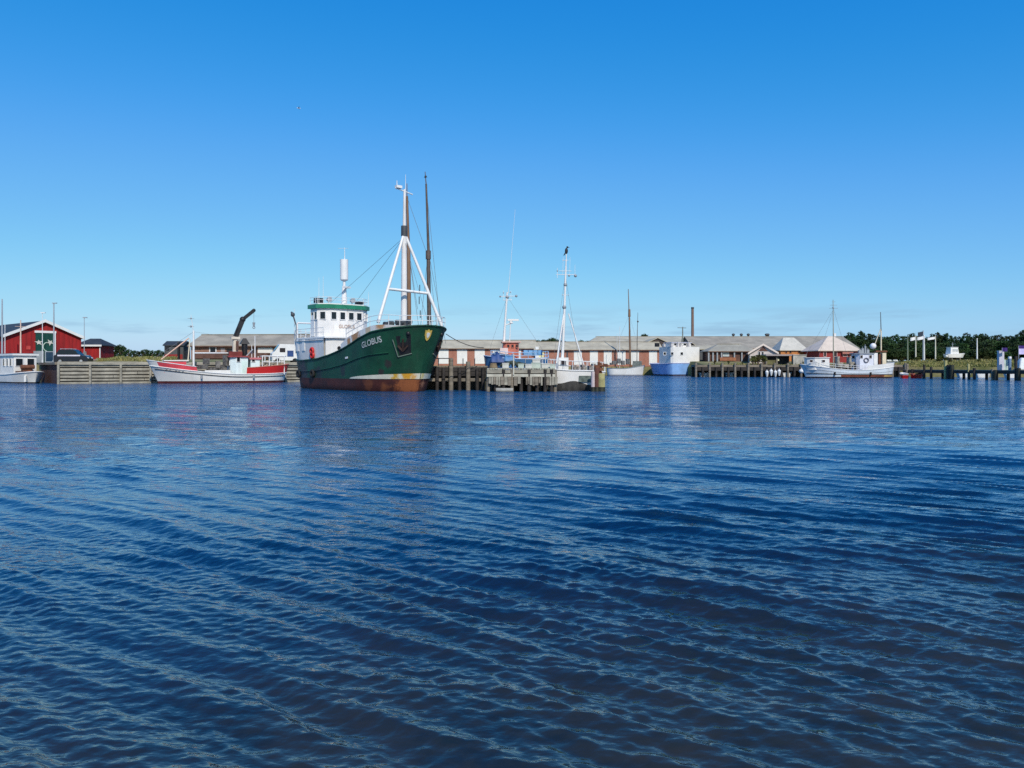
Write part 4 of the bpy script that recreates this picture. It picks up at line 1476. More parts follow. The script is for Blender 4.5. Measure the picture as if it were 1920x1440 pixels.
for i, (px, py) in enumerate(((1438, 701), (1446, 699), (1454, 701), (1461, 699))):
    d = 143.0
    mb = MB().ball((0, 0, .5), .32, 10, 8).cyl((0, 0, .35), (0, 0, -.35), .3, .12, 10).cyl((0, 0, .78), (0, 0, 1.0), .07, .07, 6)
    tag(mb.build('buoy', white_clean, None, (WX(px, d), d, WZ(py, d) - .2)), 'white teardrop buoy in the row of four hanging under the far quay', 'buoy', 'white buoys hanging under the far quay')
d = 143.0
mb = MB().ball((0, 0, 0), .5, 12, 8, 0, .8).cyl((0, 0, .3), (0, 0, .7), .08, .08, 6)
tag(mb.build('buoy', white_clean, None, (WX(1503, d), d, WZ(696, d))), 'big round white buoy hanging at the bow of a white cutter', 'buoy')


# ------------------------------------------------------------------ piers and quays
def timber_quay():
    """planked quay on the left: long face along a-b and a short end face running back"""
    a, b, c = Vector((-50.6, 85.6, 0)), Vector((-20.0, 102.5, 0)), Vector((-60.5, 98.6, 0))
    s = thing('timber_quay', 'grey timber quay with planked face in front of the red barn', 'quay', tuple(a))
    zt = 2.28
    d = (b - a).normalized()
    n = Vector((d.y, -d.x, 0))
    L = (b - a).length
    w = MB()
    r2 = random.Random(2)
    z = -0.3
    hs = [.36, .46, .12, .34, .14, .34, .14, .40]
    zz = -.1
    while zz < zt - .05:
        h = r2.choice((.38, .42, .34))
        x = 0.0
        while x < L:
            ln = min(L - x, r2.uniform(4.5, 9))
            o = r2.uniform(-.03, .04)
            p0 = d * x + n * o
            p1 = d * (x + ln - .04) + n * o
            w.beam((p0.x, p0.y, zz + h / 2), (p1.x, p1.y, zz + h / 2), .16, h - .13, 0)
            x += ln
        zz += h
    w.build('plank_wall', pale_wood, s)
    bk = MB().slab([(0, 0, -.6), (d.x * L, d.y * L, -.6), (d.x * L, d.y * L, zt), (0, 0, zt)], tuple(n * -.35))
    bk.build('backing_wall', dark_wood, s, tuple(n * -.12))
    p1 = d * L
    MB().beam((n.x * .02, n.y * .02, zt + .02), (p1.x + n.x * .02, p1.y + n.y * .02, zt + .02), .55, .30).build('capping_beam', pale_wood, s)
    k = 0
    x = .1
    while x < L:
        p = d * x + n * .16
        MB().cyl((p.x, p.y, -.8), (p.x, p.y, zt + (.0 if k else .1)), .15, .14, 8).build('pile', pale_wood, s)
        x += 3.1
        k += 1
    e = (c - a)
    el = e.length
    ed = e.normalized()
    en = Vector((-ed.y, ed.x, 0)) * (1 if -ed.y < 0 else -1)
    MB().slab([(0, 0, -.6), (e.x, e.y, -.6), (e.x, e.y, zt), (0, 0, zt)], tuple(en * -.2)).build('end_wall', paint('dark red brown sheeting', (.055, .018, .015), .8, .5, 1.0, stretch=(2, 2, .3), streak=.5, streakcol=(.05, .055, .03)), s)
    MB().beam((0, 0, zt + .02), (e.x, e.y, zt + .02), .5, .28).build('end_beam', old_wood, s)


timber_quay()


def middle_pier():
    s = thing('timber_pier', 'old timber pier on dark piles between a green ship and a white fishing boat', 'pier', (0, 0, 0))
    # front block
    dA = 59.3
    x0, x1 = WX(913, dA), WX(1041, dA)
    zt = WZ(690, dA)
    dep = 3.4
    r2 = random.Random(4)
    dk = MB()
    n = 26
    for i in range(n):
        a = x0 + (x1 - x0) * i / n
        w = (x1 - x0) / n
        dk.box((a + w / 2, dA + dep / 2 + r2.uniform(-.05, .05), zt - .06 + r2.uniform(-.012, .012)), (w - .025, dep, .12))
    dk.build('deck', paint('mossy pale decking', (.36, .36, .30), .9, .3, 2, stretch=(2, .4, 1)), s)
    MB().beam((x0, dA + .03, zt - .27), (x1, dA + .03, zt - .27), .2, .26).build('edge_beam', pale_wood, s)
    MB().beam((x0, dA - .02, WZ(704, dA)), (x1, dA - .02, WZ(704, dA)), .24, .22).build('waling_beam', paint('pale waling', (.50, .48, .40), .85, .25, 1.5, streak=.3), s)
    for z in (zt - .75,):
        MB().beam((x0, dA + .9, z), (x1, dA + .9, z), .2, .24).build('cross_beam', dark_wood, s)
    # worn fender boards below the waling, of uneven length
    fb = MB()
    px = 916.0
    while px < 1040:
        w = r2.uniform(3.5, 7)
        skip = 974 < px < 982 or 957 < px < 961 or 1014 < px < 1018
        if not skip:
            zb = WZ(r2.uniform(717, 723) + (4 if r2.random() < .2 else 0), dA)
            za = WZ(706, dA)
            xc = WX(px + w / 2, dA)
            fb.box((xc, dA - .2 + r2.uniform(-.02, .03), (za + zb) / 2), (w / F * dA - .03, .09, za - zb), 0, 1 if r2.random() < .3 else 0)
        px += w
    fb.build('fender_boards', [pale_wood, old_wood], s)
    for px in (915, 929, 944, 960, 977, 992, 1007, 1022, 1034, 1041):
        x = WX(px, dA)
        MB().cyl((x, dA - .02 + .15 * (px % 2), -2.0), (x, dA - .02 + .15 * (px % 2), zt - .1), .15, .14, 10).build('pile', dark_wood if px % 3 else old_wood, s)
    for i in range(7):
        x = x0 + (x1 - x0) * (i + .5) / 7
        for dy in (1.5, 3.1):
            MB().cyl((x, dA + dy, -2), (x, dA + dy, zt - .12), .15, .15, 8).build('pile', wet_wood, s)
    br = MB()
    for a, b in (((924, 706), (938, 731)), ((1018, 708), (1029, 730)), ((1007, 729), (1016, 706))):
        br.beam(W(a[0], a[1], dA + .3), W(b[0], b[1], dA + .3), .16, .2)
    br.build('diagonal_brace', old_wood, s)
    lg = MB().cyl((WX(930, dA - .2), dA - .25, .12), (WX(962, dA - .2), dA - .25, .10), .17, .17, 8)
    lg.build('floating_log', paint('grey floating log', (.33, .32, .29), .8, .3), s)
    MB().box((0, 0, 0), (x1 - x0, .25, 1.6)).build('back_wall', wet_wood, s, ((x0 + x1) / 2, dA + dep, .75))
    # narrower jetty running back behind the ship's bow
    dB = 63.0
    j0, j1 = WX(700, dB), WX(914, dB)
    zj = WZ(686, dB)
    jd = MB()
    n = 30
    for i in range(n):
        a = j0 + (j1 - j0) * i / n
        w = (j1 - j0) / n
        jd.box((a + w / 2, dB + 1.2, zj - .06 + r2.uniform(-.015, .015)), (w - .02, 2.4, .12))
    jd.build('jetty_deck', old_wood, s)
    MB().beam((j0, dB, zj - .28), (j1, dB, zj - .28), .22, .34).build('edge_beam', dark_wood, s)
    MB().beam((j0, dB + .02, WZ(698, dB)), (j1, dB + .02, WZ(698, dB)), .18, .6).build('waling_beam', dark_wood, s)
    MB().beam((j0, dB + .02, WZ(712, dB)), (j1, dB + .02, WZ(712, dB)), .2, .25).build('waling_beam', old_wood, s)
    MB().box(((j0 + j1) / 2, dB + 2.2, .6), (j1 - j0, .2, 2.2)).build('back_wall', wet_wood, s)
    for px, top in ((820, 688), (832, 690), (846, 672), (862, 690), (878, 678), (895, 692), (906, 690)):
        x = WX(px, dB)
        hi = top < 680
        MB().cyl((x, dB - .2, -2), (x, dB - .2, WZ(top, dB)), .2 if hi else .15, .18 if hi else .14, 10).build('pile', old_wood if hi else dark_wood, s)
    rl = MB()
    z1 = WZ(672, dB)
    for px in (822, 846, 868, 890, 910):
        rl.cyl((WX(px, dB), dB + .1, zj), (WX(px, dB), dB + .1, z1), .04, .04, 6)
    rl.cyl((WX(815, dB), dB + .1, z1), (WX(848, dB), dB + .1, z1), .04, .04, 6)
    rl.build('handrail', dark_grey, s)
    # ladder pole and rails on the block
    MB().cyl((WX(963, dA), dA - .16, WZ(703, dA)), (WX(963, dA), dA - .16, WZ(664, dA)), .05, .045, 8).build('mooring_pole', paint('pale pole', (.62, .6, .5), .6, .1), s)
    rr = MB()
    for px in (985, 1000, 1015, 1030, 1040):
        rr.cyl((WX(px, dA + 2), dA + 2, zt), (WX(px, dA + 2), dA + 2, zt + .7), .03, .03, 5)
    rr.cyl((WX(985, dA + 2), dA + 2, zt + .7), (WX(1040, dA + 2), dA + 2, zt + .7), .03, .03, 5)
    rr.build('handrail', grey_paint, s)
    return zt, dA


pier_top, pier_d = middle_pier()


def fish_crate(px, z, d, w, h, col, label):
    o = MB()
    x = WX(px, d)
    o.box((0, 0, .03), (w, .5, .06))
    for sg in (-1, 1):
        o.box((0, sg * .24, h / 2), (w, .04, h))
        o.box((sg * (w / 2 - .02), 0, h / 2), (.04, .44, h))
        o.box((0, sg * .255, h - .04), (w + .04, .05, .07))
    tag(o.build('fish_crate', col, None, (x, d, z), rnd.uniform(-.1, .1)), label, 'crate', 'crates on the timber pier')


pc1 = paint('pale green crate', (.42, .48, .42), .7, .15)
pc2 = paint('pale grey crate', (.50, .50, .46), .7, .15)
fish_crate(1005, pier_top, pier_d + 1.2, .72, .42, pc1, 'pale green fish crate on the timber pier below blue rails')
fish_crate(1023, pier_top, pier_d + 1.3, .66, .36, pc2, 'pale grey fish crate near the outer end of the timber pier')
fish_crate(1005, pier_top + .43, pier_d + 1.2, .6, .25, pc2, 'low grey crate stacked on top of a pale green crate')
fish_crate(948, pier_top, pier_d + 1.4, .5, .4, pc2, 'pale grey fish crate on the pier beside the blue tarpaulins')
fish_crate(977, pier_top, pier_d + 1.4, .45, .34, pc1, 'small pale green crate on the middle of the timber pier')
r2 = random.Random(21)
mb = MB()
for i in range(40):
    a = r2.uniform(0, 6.28)
    rr = r2.uniform(0, .85)
    mb.ball((rr * math.cos(a) * 1.5, rr * math.sin(a) * .5, .12 + (1 - rr) * .35), r2.uniform(.08, .16), 6, 4)
tag(mb.build('fishing_net', paint('dark green nets', (.05, .065, .05), .95, .5, 5), None, (WX(962, pier_d + 1.6), pier_d + 1.6, pier_top)), 'heap of dark green fishing net lying on the timber pier', 'net')

for px, w, col, lb in ((991, .5, pc2, 'pale grey fish crate beside the handrail on the timber pier'), (1036, .4, pc1, 'pale green crate at the very end of the timber pier')):
    fish_crate(px, pier_top, pier_d + .5, w, .32, col, lb)
mb = MB()
for i in range(5):
    mb.ring((0, 0, .05 + .07 * i), (0, 0, 1), .30 - .02 * i, .05, 14, 5)
tag(mb.build('rope_coil', paint('old brown rope', (.20, .15, .09), .9, .3), None, (WX(925, pier_d + .6), pier_d + .6, pier_top)), 'coil of old brown rope on the pier below the blue tarpaulins', 'rope')
# dolphin piles at the outer pier end
d = 59.6
for px, w, t, m, lb in ((1112, .17, 697, paint('pinkish pile', (.55, .47, .47), .7, .15, 1.2), 'pale pinkish mooring pile at the outer pier end'),
                        (1119, .22, 690, paint('red brown pile', (.13, .05, .035), .8, .3, 1.2), 'dark red brown mooring pile between pale and mossy piles'),
                        (1127.5, .30, 700, mossy_wood, 'thick mossy yellow mooring pile, outermost at the pier end')):
    o = thing('mooring_pile', lb, 'pile', (WX(px, d), d, 0))
    zt = WZ(t, d)
    MB().cyl((0, 0, -2), (0, 0, .35), w * 1.04, w * 1.02, 12).build('wet_foot', wet_wood, o)
    MB().cyl((0, 0, .35), (0, 0, zt), w, w * .93, 12).build('shaft', m, o)
o = MB()
for i in range(7):
    a = i * 2.4
    o.box((.25 * math.cos(a) * (i % 3), .18 * math.sin(a), .12 + .1 * i), (.32, .3, .24), a, 0, .8)
o.cyl((-.1, 0, .1), (-.1, 0, .9), .12, .1, 8).cyl((-.45, 0, .55), (.4, 0, .6), .09, .09, 8)
tag(o.build('bollard', rust_brown, None, (WX(1125, 59.9), 59.9, WZ(700, 59.9))), 'rusty brown iron bollard on top of the outermost mooring piles', 'bollard')

# ropes
def rope(name, label, a, b, sag, r=.03):
    a, b = Vector(a), Vector(b)
    pts = []
    for i in range(13):
        k = i / 12
        p = a.lerp(b, k)
        p.z -= sag * 4 * k * (1 - k)
        pts.append(p)
    tag(MB().tube(pts, r, 6).build(name, rope_mat), label, 'rope')


rope('mooring_rope', 'dark mooring rope from the green bow down to the timber pier', W(836, 626, 58.6), W(907, 652, 61.5), .25)
rope('mooring_rope', 'short dark mooring rope from the red cutter to the planked quay', W(300, 676, 88.5), W(288, 684, 90.5), .1)


def far_quay():
    s = thing('pile_quay', 'low timber quay on dark piles in front of the grassy bank', 'quay', (0, 0, 0))
    d = 145.0
    x0, x1 = WX(1303, d), WX(1700, d)
    zt = WZ(684, d)
    MB().box(((x0 + x1) / 2, d + 1.5, zt - .2), (x1 - x0, 3.0, .4)).build('deck', old_wood, s)
    MB().beam((x0, d - .1, zt - .75), (x1, d - .1, zt - .75), .3, .7).build('edge_beam', dark_wood, s)
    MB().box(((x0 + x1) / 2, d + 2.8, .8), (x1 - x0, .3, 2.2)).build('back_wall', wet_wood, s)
    px = 1304.0
    r3 = random.Random(6)
    k = 0
    while px < 1700:
        x = WX(px, d)
        hi = k % 2 == 0
        MB().cyl((x, d - .35, -1.5), (x, d - .35, zt + (.35 if hi else -.4)), .24, .22, 8).build('pile', (old_wood if hi else dark_wood), s)
        MB().cyl((x + .5, d + 1.2, -1.5), (x + .5, d + 1.2, zt - .4), .22, .22, 8).build('pile', wet_wood, s)
        px += 12.2 + r3.uniform(-1, 1)
        k += 1


far_quay()


def open_pier():
    s = thing('pile_pier', 'open timber pier standing on clustered dark piles in front of the wood', 'pier', (0, 0, 0))
    a = Vector((WX(1695, 131.5), 131.5, 0))
    b = Vector((WX(1990, 101), 101, 0))
    L = (b - a).length
    d = (b - a).normalized()
    n = Vector((-d.y, d.x, 0))
    if n.y < 0:
        n = -n

    def zt(p):
        return 1.25

    def onl(px):
        k = (px - 960) / F
        t = (k * a.y - a.x) / (d.x - k * d.y)
        return a + d * t
    c0, c1 = a + n * 1.0, b + n * 1.0
    MB().beam((c0.x, c0.y, 1.38), (c1.x, c1.y, 1.38), 2.2, .16).build('deck', old_wood, s)
    MB().beam((a.x, a.y, 1.12), (b.x, b.y, 1.12), .28, .42).build('edge_beam', dark_wood, s)
    e0, e1 = a + n * 2.0, b + n * 2.0
    MB().beam((e0.x, e0.y, 1.12), (e1.x, e1.y, 1.12), .28, .42).build('edge_beam', dark_wood, s)
    for px, top, r, m in ((1702, 682, .24, old_wood), (1712, 692, .26, dark_wood), (1734, 684, .2, dark_wood), (1747, 688, .22, dark_wood), (1774, 676, .24, mossy_wood), (1780, 684, .36, dark_wood), (1786, 684, .34, wet_wood),
                          (1817, 682, .16, mossy_wood), (1818, 697, .2, dark_wood), (1828, 690, .22, dark_wood), (1862, 692, .2, old_wood), (1868, 694, .34, wet_wood), (1906, 668, .2, dark_wood), (1911, 690, .3, wet_wood), (1940, 680, .25, dark_wood), (1975, 680, .25, dark_wood)):
        p = onl(px) - n * .1
        MB().cyl((p.x, p.y, -2), (p.x, p.y, WZ(top, p.y)), r, r * .95, 8).build('pile', m, s)
        q = p + n * 2.1
        if px in (1712, 1747, 1786, 1828, 1868, 1911):
            MB().cyl((q.x, q.y, -2), (q.x, q.y, 1.2), .22, .22, 8).build('pile', wet_wood, s)
    return onl, n


onl, pn = open_pier()
# cabinet, blue post and purple things on the open pier
p = onl(1866) + pn * .9
o = thing('supply_cabinet', 'grey white supply cabinet with greenish side panel standing on the open pier', 'cabinet', (p.x, p.y, 1.46))
MB().box((0, 0, 1.35), (.72, .5, 2.7)).build('body', paint('lavender grey cabinet', (.55, .54, .60), .6, .08), o)
MB().box((0, 0, 2.74), (.8, .58, .1)).build('lid', pole_white, o)
MB().box((.85, .05, .75), (1.0, .45, 1.5)).build('meter_box', paint('pale green box', (.45, .55, .48), .6, .2, 2), o)
MB().box((1.1, -.2, 1.1), (.25, .06, .7)).build('door', green_trim, o)
MB().box((.6, -.02, -.28), (2.2, .6, .55)).build('plinth', concrete, o)
p = onl(1883) + pn * .9
o = thing('mooring_post', 'blue grey mooring post with white cap beside the supply cabinet', 'post', (p.x, p.y, 1.2))
MB().cyl((0, 0, 0), (0, 0, 1.9), .2, .2, 10).build('shaft', paint('blue grey post', (.16, .24, .36), .6, .1), o)
MB().cyl((0, 0, 1.9), (0, 0, 2.2), .24, .2, 10).build('cap', pole_white, o)


def banner(px, py0, py1, d, label, w, h, lower):
    x = WX(px, d)
    z0 = WZ(py1, d)
    z1 = WZ(py0, d)
    o = thing('banner', label, 'banner', (x, d, z0))
    MB().cyl((0, 0, 0), (0, 0, z1 - z0), .04, .035, 6).build('pole', pole_grey, o)
    pts = []
    vs, fs = [], []
    n = 8
    for i in range(n + 1):
        u = i / n * w
        yy = .08 * math.sin(i * 1.1)
        vs += [(u, yy, z1 - z0 - h), (u, yy, z1 - z0 - h * .35), (u, yy, z1 - z0)]
    mb = MB()
    for i in range(n):
        mb.add([vs[3 * i], vs[3 * i + 3], vs[3 * i + 4], vs[3 * i + 1]], [(0, 1, 2, 3)], 1 if lower else 0, True)
        mb.add([vs[3 * i + 1], vs[3 * i + 4], vs[3 * i + 5], vs[3 * i + 2]], [(0, 1, 2, 3)], 0, True)
    mb.build('cloth', [purple, paint('lilac cloth', (.62, .55, .82), .8, .08)], o)


banner(1879, 652, 668, 111, 'small dark purple banner on thin pole beside a blue grey post', .8, .55, False)
banner(1910, 648, 676, 110, 'large dark purple banner with lilac lower edge at the picture edge', 1.6, 1.25, True)
p = onl(1903) + pn * 1.2
o = thing('covered_stack', 'white tarpaulin covered heap on the pier below a purple banner', 'heap', (p.x, p.y, 1.46))
mb = MB()
r2 = random.Random(14)
nn = 10
vs = []
for j in range(nn + 1):
    for i in range(nn + 1):
        u, v = i / nn * 2 - 1, j / nn * 2 - 1
        rr = max(abs(u), abs(v))
        h = 1.75 * (1 - rr ** 2.6) + r2.uniform(-.06, .06)
        vs.append((u * .85 * (1.0 - .1 * (1 - rr)), v * .7, max(0, h)))
fs = [(j * (nn + 1) + i, j * (nn + 1) + i + 1, (j + 1) * (nn + 1) + i + 1, (j + 1) * (nn + 1) + i) for j in range(nn) for i in range(nn)]
mb.add(vs, fs, 0, True)
mb.build('tarpaulin', paint('white tarpaulin', (.66, .70, .70), .6, .12, 3), o)
MB().box((0, 0, .05), (1.8, 1.5, .1)).build('pallet', old_wood, o)
# ------------------------------------------------------------------ buildings
def house(name, label, x, d, rz, w, dep, z0, ze, zr, wall, roof, ridge='x', over=.35, hip=0.0, cat='building', group=None, trim=None, th=.16, roofname='roof'):
    """origin at the middle of the front wall; front faces local -y; returns the thing and its wall"""
    s = thing(name, label, cat, (x, d, z0), rz, group)
    e, r = ze - z0, zr - z0
    a, b = w / 2, dep
    wl = MB()
    if ridge == 'x':
        if hip > 0:
            wl.prism([(-a, 0), (a, 0), (a, b), (-a, b)], -1.0, e)
        else:
            wl.prism([(-a, 0), (a, 0), (a, b), (-a, b)], -1.0, e)
            for sx in (-1, 1):
                wl.add([(sx * a, 0, e), (sx * a, b, e), (sx * a, b / 2, r)], [(0, 1, 2) if sx > 0 else (2, 1, 0)])
    else:
        wl.prism([(-a, 0), (a, 0), (a, b), (-a, b)], -1.0, e)
        for y in (0, b):
            wl.add([(-a, y, e), (a, y, e), (0, y, r)], [(0, 1, 2) if y == 0 else (2, 1, 0)])
    wl = wl.build('wall', wall, s)
    rf = MB()
    k = over
    if ridge == 'x':
        sl = (r - e) / (b / 2)
        A, B = a + k, b / 2 + k
        el = e - k * sl
        h = min(hip, a)
        for sg in (-1, 1):
            y_e = b / 2 + sg * B
            q = [(-A, y_e, el), (A, y_e, el), (A - (h + k if hip else 0), b / 2, r), (-A + (h + k if hip else 0), b / 2, r)]
            rf.slab(q if sg < 0 else q[::-1], (0, 0, th))
        if hip:
            for sx in (-1, 1):
                q = [(sx * A, b / 2 - B, el), (sx * A, b / 2 + B, el), (sx * (A - h - k), b / 2, r)]
                rf.slab(q if sx > 0 else q[::-1], (0, 0, th * .98))
    else:
        sl = (r - e) / a
        A = a + k
        el = e - k * sl
        for sx in (-1, 1):
            q = [(sx * A, -k, el), (sx * A, b + k, el), (0, b + k, r), (0, -k, r)]
            rf.slab(q if sx > 0 else q[::-1], (0, 0, th))
    rf = rf.build(roofname, roof, s)
    if ridge == 'x' and w > 9:
        MB().box((0, -k - .06, el - .02), (2 * A, .12, .15)).build('gutter', brown_wall, s)
        MB().box((0, b / 2, r + th + .02), (2 * A - 2 * hip, .5, .08)).build('ridge_cap', roof_grey, s)
    if trim and ridge == 'y':
        for sx in (-1, 1):
            tb = MB().slab([(sx * A, -k - .02, el - .1), (sx * A, -k - .02, el + .3), (0, -k - .02, r + .3), (0, -k - .02, r - .1)], (0, -.08, 0))
            tb.build('bargeboard', trim, s)
    if trim and ridge == 'x':
        MB().box((0, -k - .05, el + .04), (2 * A, .07, .26)).build('fascia', trim, s)
    return s, wl, rf, e, r


def facade_panel(parent, px0, px1, py0, py1, x, d, z0, mat_, name='panel', proud=.05, rz=0):
    a, b = WX(px0, d) - x, WX(px1, d) - x
    za, zb = WZ(py1, d) - z0, WZ(py0, d) - z0
    return MB().box(((a + b) / 2, -proud / 2, (za + zb) / 2), (b - a, proud, zb - za)).build(name, mat_, parent)


# red barn on the left, turned so that its left roof slope shows
def red_barn():
    th = R(50)                                 # barn axis runs back to the left by this angle
    bx, by = WX(83, 106), 106.0
    z0 = 2.4
    rz = th                                    # local -y then looks towards (sin th, -cos th)
    s, wl, rf, e, r = house('red_barn', 'big red boarded barn with dark roof, white bargeboards and green double door', bx, by, rz, 9.5, 17, z0, 6.05, 8.15, barn_red, roof_dark, 'y', .35, 0, 'barn', None, white_clean, .14)
    fr = Frame(bx, by, rz)

    def P(px, py):
        return fr.at(px, py, 0.0)
    a, b = P(66, 624), P(103, 680)
    mid = P(84, 650)
    zt, zb = a[2] - z0, -.1
    for q0, q1 in ((a[0], mid[0]), (mid[0], b[0])):
        dr = MB().box(((q0 + q1) / 2, -.06, (zt + zb) / 2), (abs(q1 - q0) - .05, .10, zt - zb)).build('barn_door', teal, s)
    MB().box(((a[0] + b[0]) / 2, -.1, zt + .16), (abs(b[0] - a[0]) + .2, .2, .3)).build('door_lintel', white_clean, s)
    q = P(101.5, 650)
    MB().box((q[0], -.16, (zt + zb) / 2), (.26, .16, zt - zb)).build('door_post', pole_white, s)
    # white star shaped ornaments and a curved one
    for px, sg in ((72, 1), (93, -1)):
        q = P(px, 642)
        st = []
        for i in range(10):
            an = PI * i / 5 + .4 * sg
            rr = (.58 if i % 4 == 0 else .42) if i % 2 == 0 else .2
            st.append((q[0] + rr * math.cos(an), -.13, q[2] - z0 + rr * .85 * math.sin(an)))
        mb = MB()
        c = (q[0], -.13, q[2] - z0)
        for i in range(10):
            mb.slab([c, st[i], st[(i + 1) % 10]], (0, -.05, 0))
        mb.build('star_ornament', paint('cream ornament', (.60, .57, .50), .6, .15), s)
    pts = []
    for i in range(9):
        an = R(100 + 20 * i)
        q = P(87, 649)
        pts.append((q[0] + .55 * math.cos(an) + .1, -.14, q[2] - z0 - .1 + .62 * math.sin(an)))
    MB().tube(pts, .05, 6).build('curved_ornament', paint('pale green ornament', (.55, .66, .55), .6, .1), s)
    a, b = P(85, 660), P(99, 678)
    window(s, ((a[0] + b[0]) / 2, -.12, (a[2] + b[2]) / 2 - z0), -PI / 2, abs(b[0] - a[0]), a[2] - b[2], frame=paint('grey frame', (.35, .38, .42), .6, .1), pane=glass_blue, fw=.1)
    a, b = P(62, 658), P(81, 680)
    MB().box(((a[0] + b[0]) / 2, -.15, (a[2] + b[2]) / 2 - z0), (abs(b[0] - a[0]), .12, a[2] - b[2])).build('side_panel', grey_paint, s)
    q = P(53, 652)
    MB().box((q[0], -.05, q[2] - z0), (.5, .06, .5)).build('sign_plate', paint('faded red', (.5, .06, .05), .6, .2), s)


red_barn()
x, d = WX(2, 113), 113
s, wl, rf, e, r = house('white_shed', 'white rendered shed with grey roof edge left of the red barn', WX(-2, 109), 109, R(12), 3.9, 5, 2.4, 6.0, 6.35, white, roof_grey, 'x', .3)
window(s, (.2, 0, 1.9), -PI / 2, .8, 1.0)
x, d = WX(166, 116), 116
s, wl, rf, e, r = house('red_shed', 'small red boarded shed with dark hipped roof and white eaves', x, d, R(4), 3.5, 4.5, 2.6, 5.2, 6.1, barn_red, roof_dark, 'x', .3, 1.0, 'shed', None, white_clean)
for sx in (-1.68, 1.68):
    MB().box((sx, -.04, 1.2), (.14, .08, 2.5)).build('corner_board', white_clean, s)

# brick building behind the red cutter
x, d = WX(466, 119), 119
z0 = 2.6
s, wl, rf, e, r = house('brick_warehouse', 'long brown brick warehouse with grey roof behind the red and white cutter', x, d, R(-3), 18.2, 9, z0, 5.25, 6.95, brick_brown, roof_grey, 'x', .4)
xw = x
for px0, px1, py0, py1, m, nm in ((376, 390, 652, 676, brick_brown, 'pilaster'), (413, 421, 652, 664, paint('grey shutter', (.42, .36, .34), .7, .15), 'shutter'), (484, 512, 652, 663, panel_white, 'panel'), (469, 482, 654, 676, paint('dark doorway', (.03, .028, .03), .8, .3), 'door'), (424, 437, 654, 675, paint('dark doorway', (.03, .028, .03)), 'door')):
    facade_panel(s, px0, px1, py0, py1, x, d, z0, m, nm)
for px0, px1 in ((393, 403),):
    a, b = WX(px0, d) - x, WX(px1, d) - x
    window(s, ((a + b) / 2, -.02, WZ(656, d) - z0), -PI / 2, b - a, .85, frame=white_clean, fw=.16)
MB().box((-5.2, -.6, 1.1), (6.0, .9, 1.0)).box((2.0, -.7, 1.0), (3.0, 1.2, .9)).build('loading_ledge', brown_wall, s)
x, d = WX(326, 122), 122
s, wl, rf, e, r = house('dark_shed', 'small dark shed with red lower wall left of the brick warehouse', x, d, R(6), 2.9, 3.5, 2.7, 5.3, 5.9, grey_wall, roof_dark, 'x', .2, 0, 'shed')
MB().box((0, -.05, .55), (2.7, .08, 1.3)).build('lower_wall', red_wall, s)
MB().box((.9, -.6, 1.6), (.3, .3, 3.2)).build('post', black_paint, s)
MB().box((-1.0, -.05, 2.2), (.6, .07, .7)).build('window', glass, s)

# long brick halls across the harbour
HS_ = 178 / 166
x, d = WX(905, 178), 178
z0 = 3.0
s, wl, rf, e, r = house('brick_hall', 'brick hall with white doors and pale grey roof just right of the green ship bow', x, d, 0, 22.5 * HS_, 10, z0, 6.25, 8.15, brick_red, roof_cream, 'x', .4)
for px in (832, 867, 900, 934, 968):
    facade_panel(s, px - 10, px + 9, 655, 682, x, d, z0, panel_white, 'door')
x, d = WX(1122, 177), 177
s, wl, rf, e, r = house('brick_hall', 'long brick hall with white doors behind the pier end boat', x, d, 0, 27.0 * HS_, 10, z0, 5.9, 7.7, brick_red, roof_cream, 'x', .4)
for px in (1083, 1113, 1139, 1165, 1190, 1224):
    facade_panel(s, px - 7, px + 8, 657, 684, x, d, z0, panel_white, 'door')
facade_panel(s, 1004, 1010, 650, 690, x, d, z0, white_clean, 'end_pilaster', .3)
facade_panel(s, 1010, 1020, 658, 682, x, d, z0, paint('pale yellow door', (.72, .66, .35), .6, .1), 'door')
facade_panel(s, 1062, 1065, 656, 676, x, d, z0, dark_grey, 'door')
x, d = WX(1215, 198), 198
s, wl, rf, e, r = house('pale_hall', 'tall pale roofed hall rising behind the long brick hall', x, d, 0, 30.5, 16, 3.2, 8.0, 9.9, concrete, roof_cream, 'x', .4, 3.0)
for px, w, ap, bs, dd, lb in ((1233, 47, 634, 645, 182, 'dark gabled shed front above the light blue trawler'), (1294, 24, 641, 650, 181, 'small dark gabled shed front right of the light blue trawler')):
    zr_, ze_ = WZ(ap, dd), WZ(bs, dd)
    s, wl, rf, e, r = house('gabled_shed', lb, WX(px, dd), dd, 0, w / F * dd, 12, 3.2, ze_, zr_, paint('dark brown gable', (.06, .045, .04), .8, .3), roof_cream, 'y', .3, 0, 'shed')
x, d = WX(1455, 182), 182
z0 = 3.2
s, wl, rf, e, r = house('long_hall', 'very long low hall with grey sheet roof and small roof cowls', x, d, 0, 38.5, 18, z0, 6.3, 9.3, grey_wall, roof_grey, 'x', .4)
for px in (1375, 1390, 1403, 1437, 1440):
    q = WX(px, 191) - x
    mb = MB().cyl((q, 9, r - .2), (q, 9, r + .45), .22, .22, 8).ball((q, 9, r + .6), .42, 8, 6, 0, .8)
    mb.build('roof_cowl', dark_grey, s)
for px in (1318, 1345):
    facade_panel(s, px - 6, px + 8, 652, 680, x, d, z0, grey_wall, 'door')
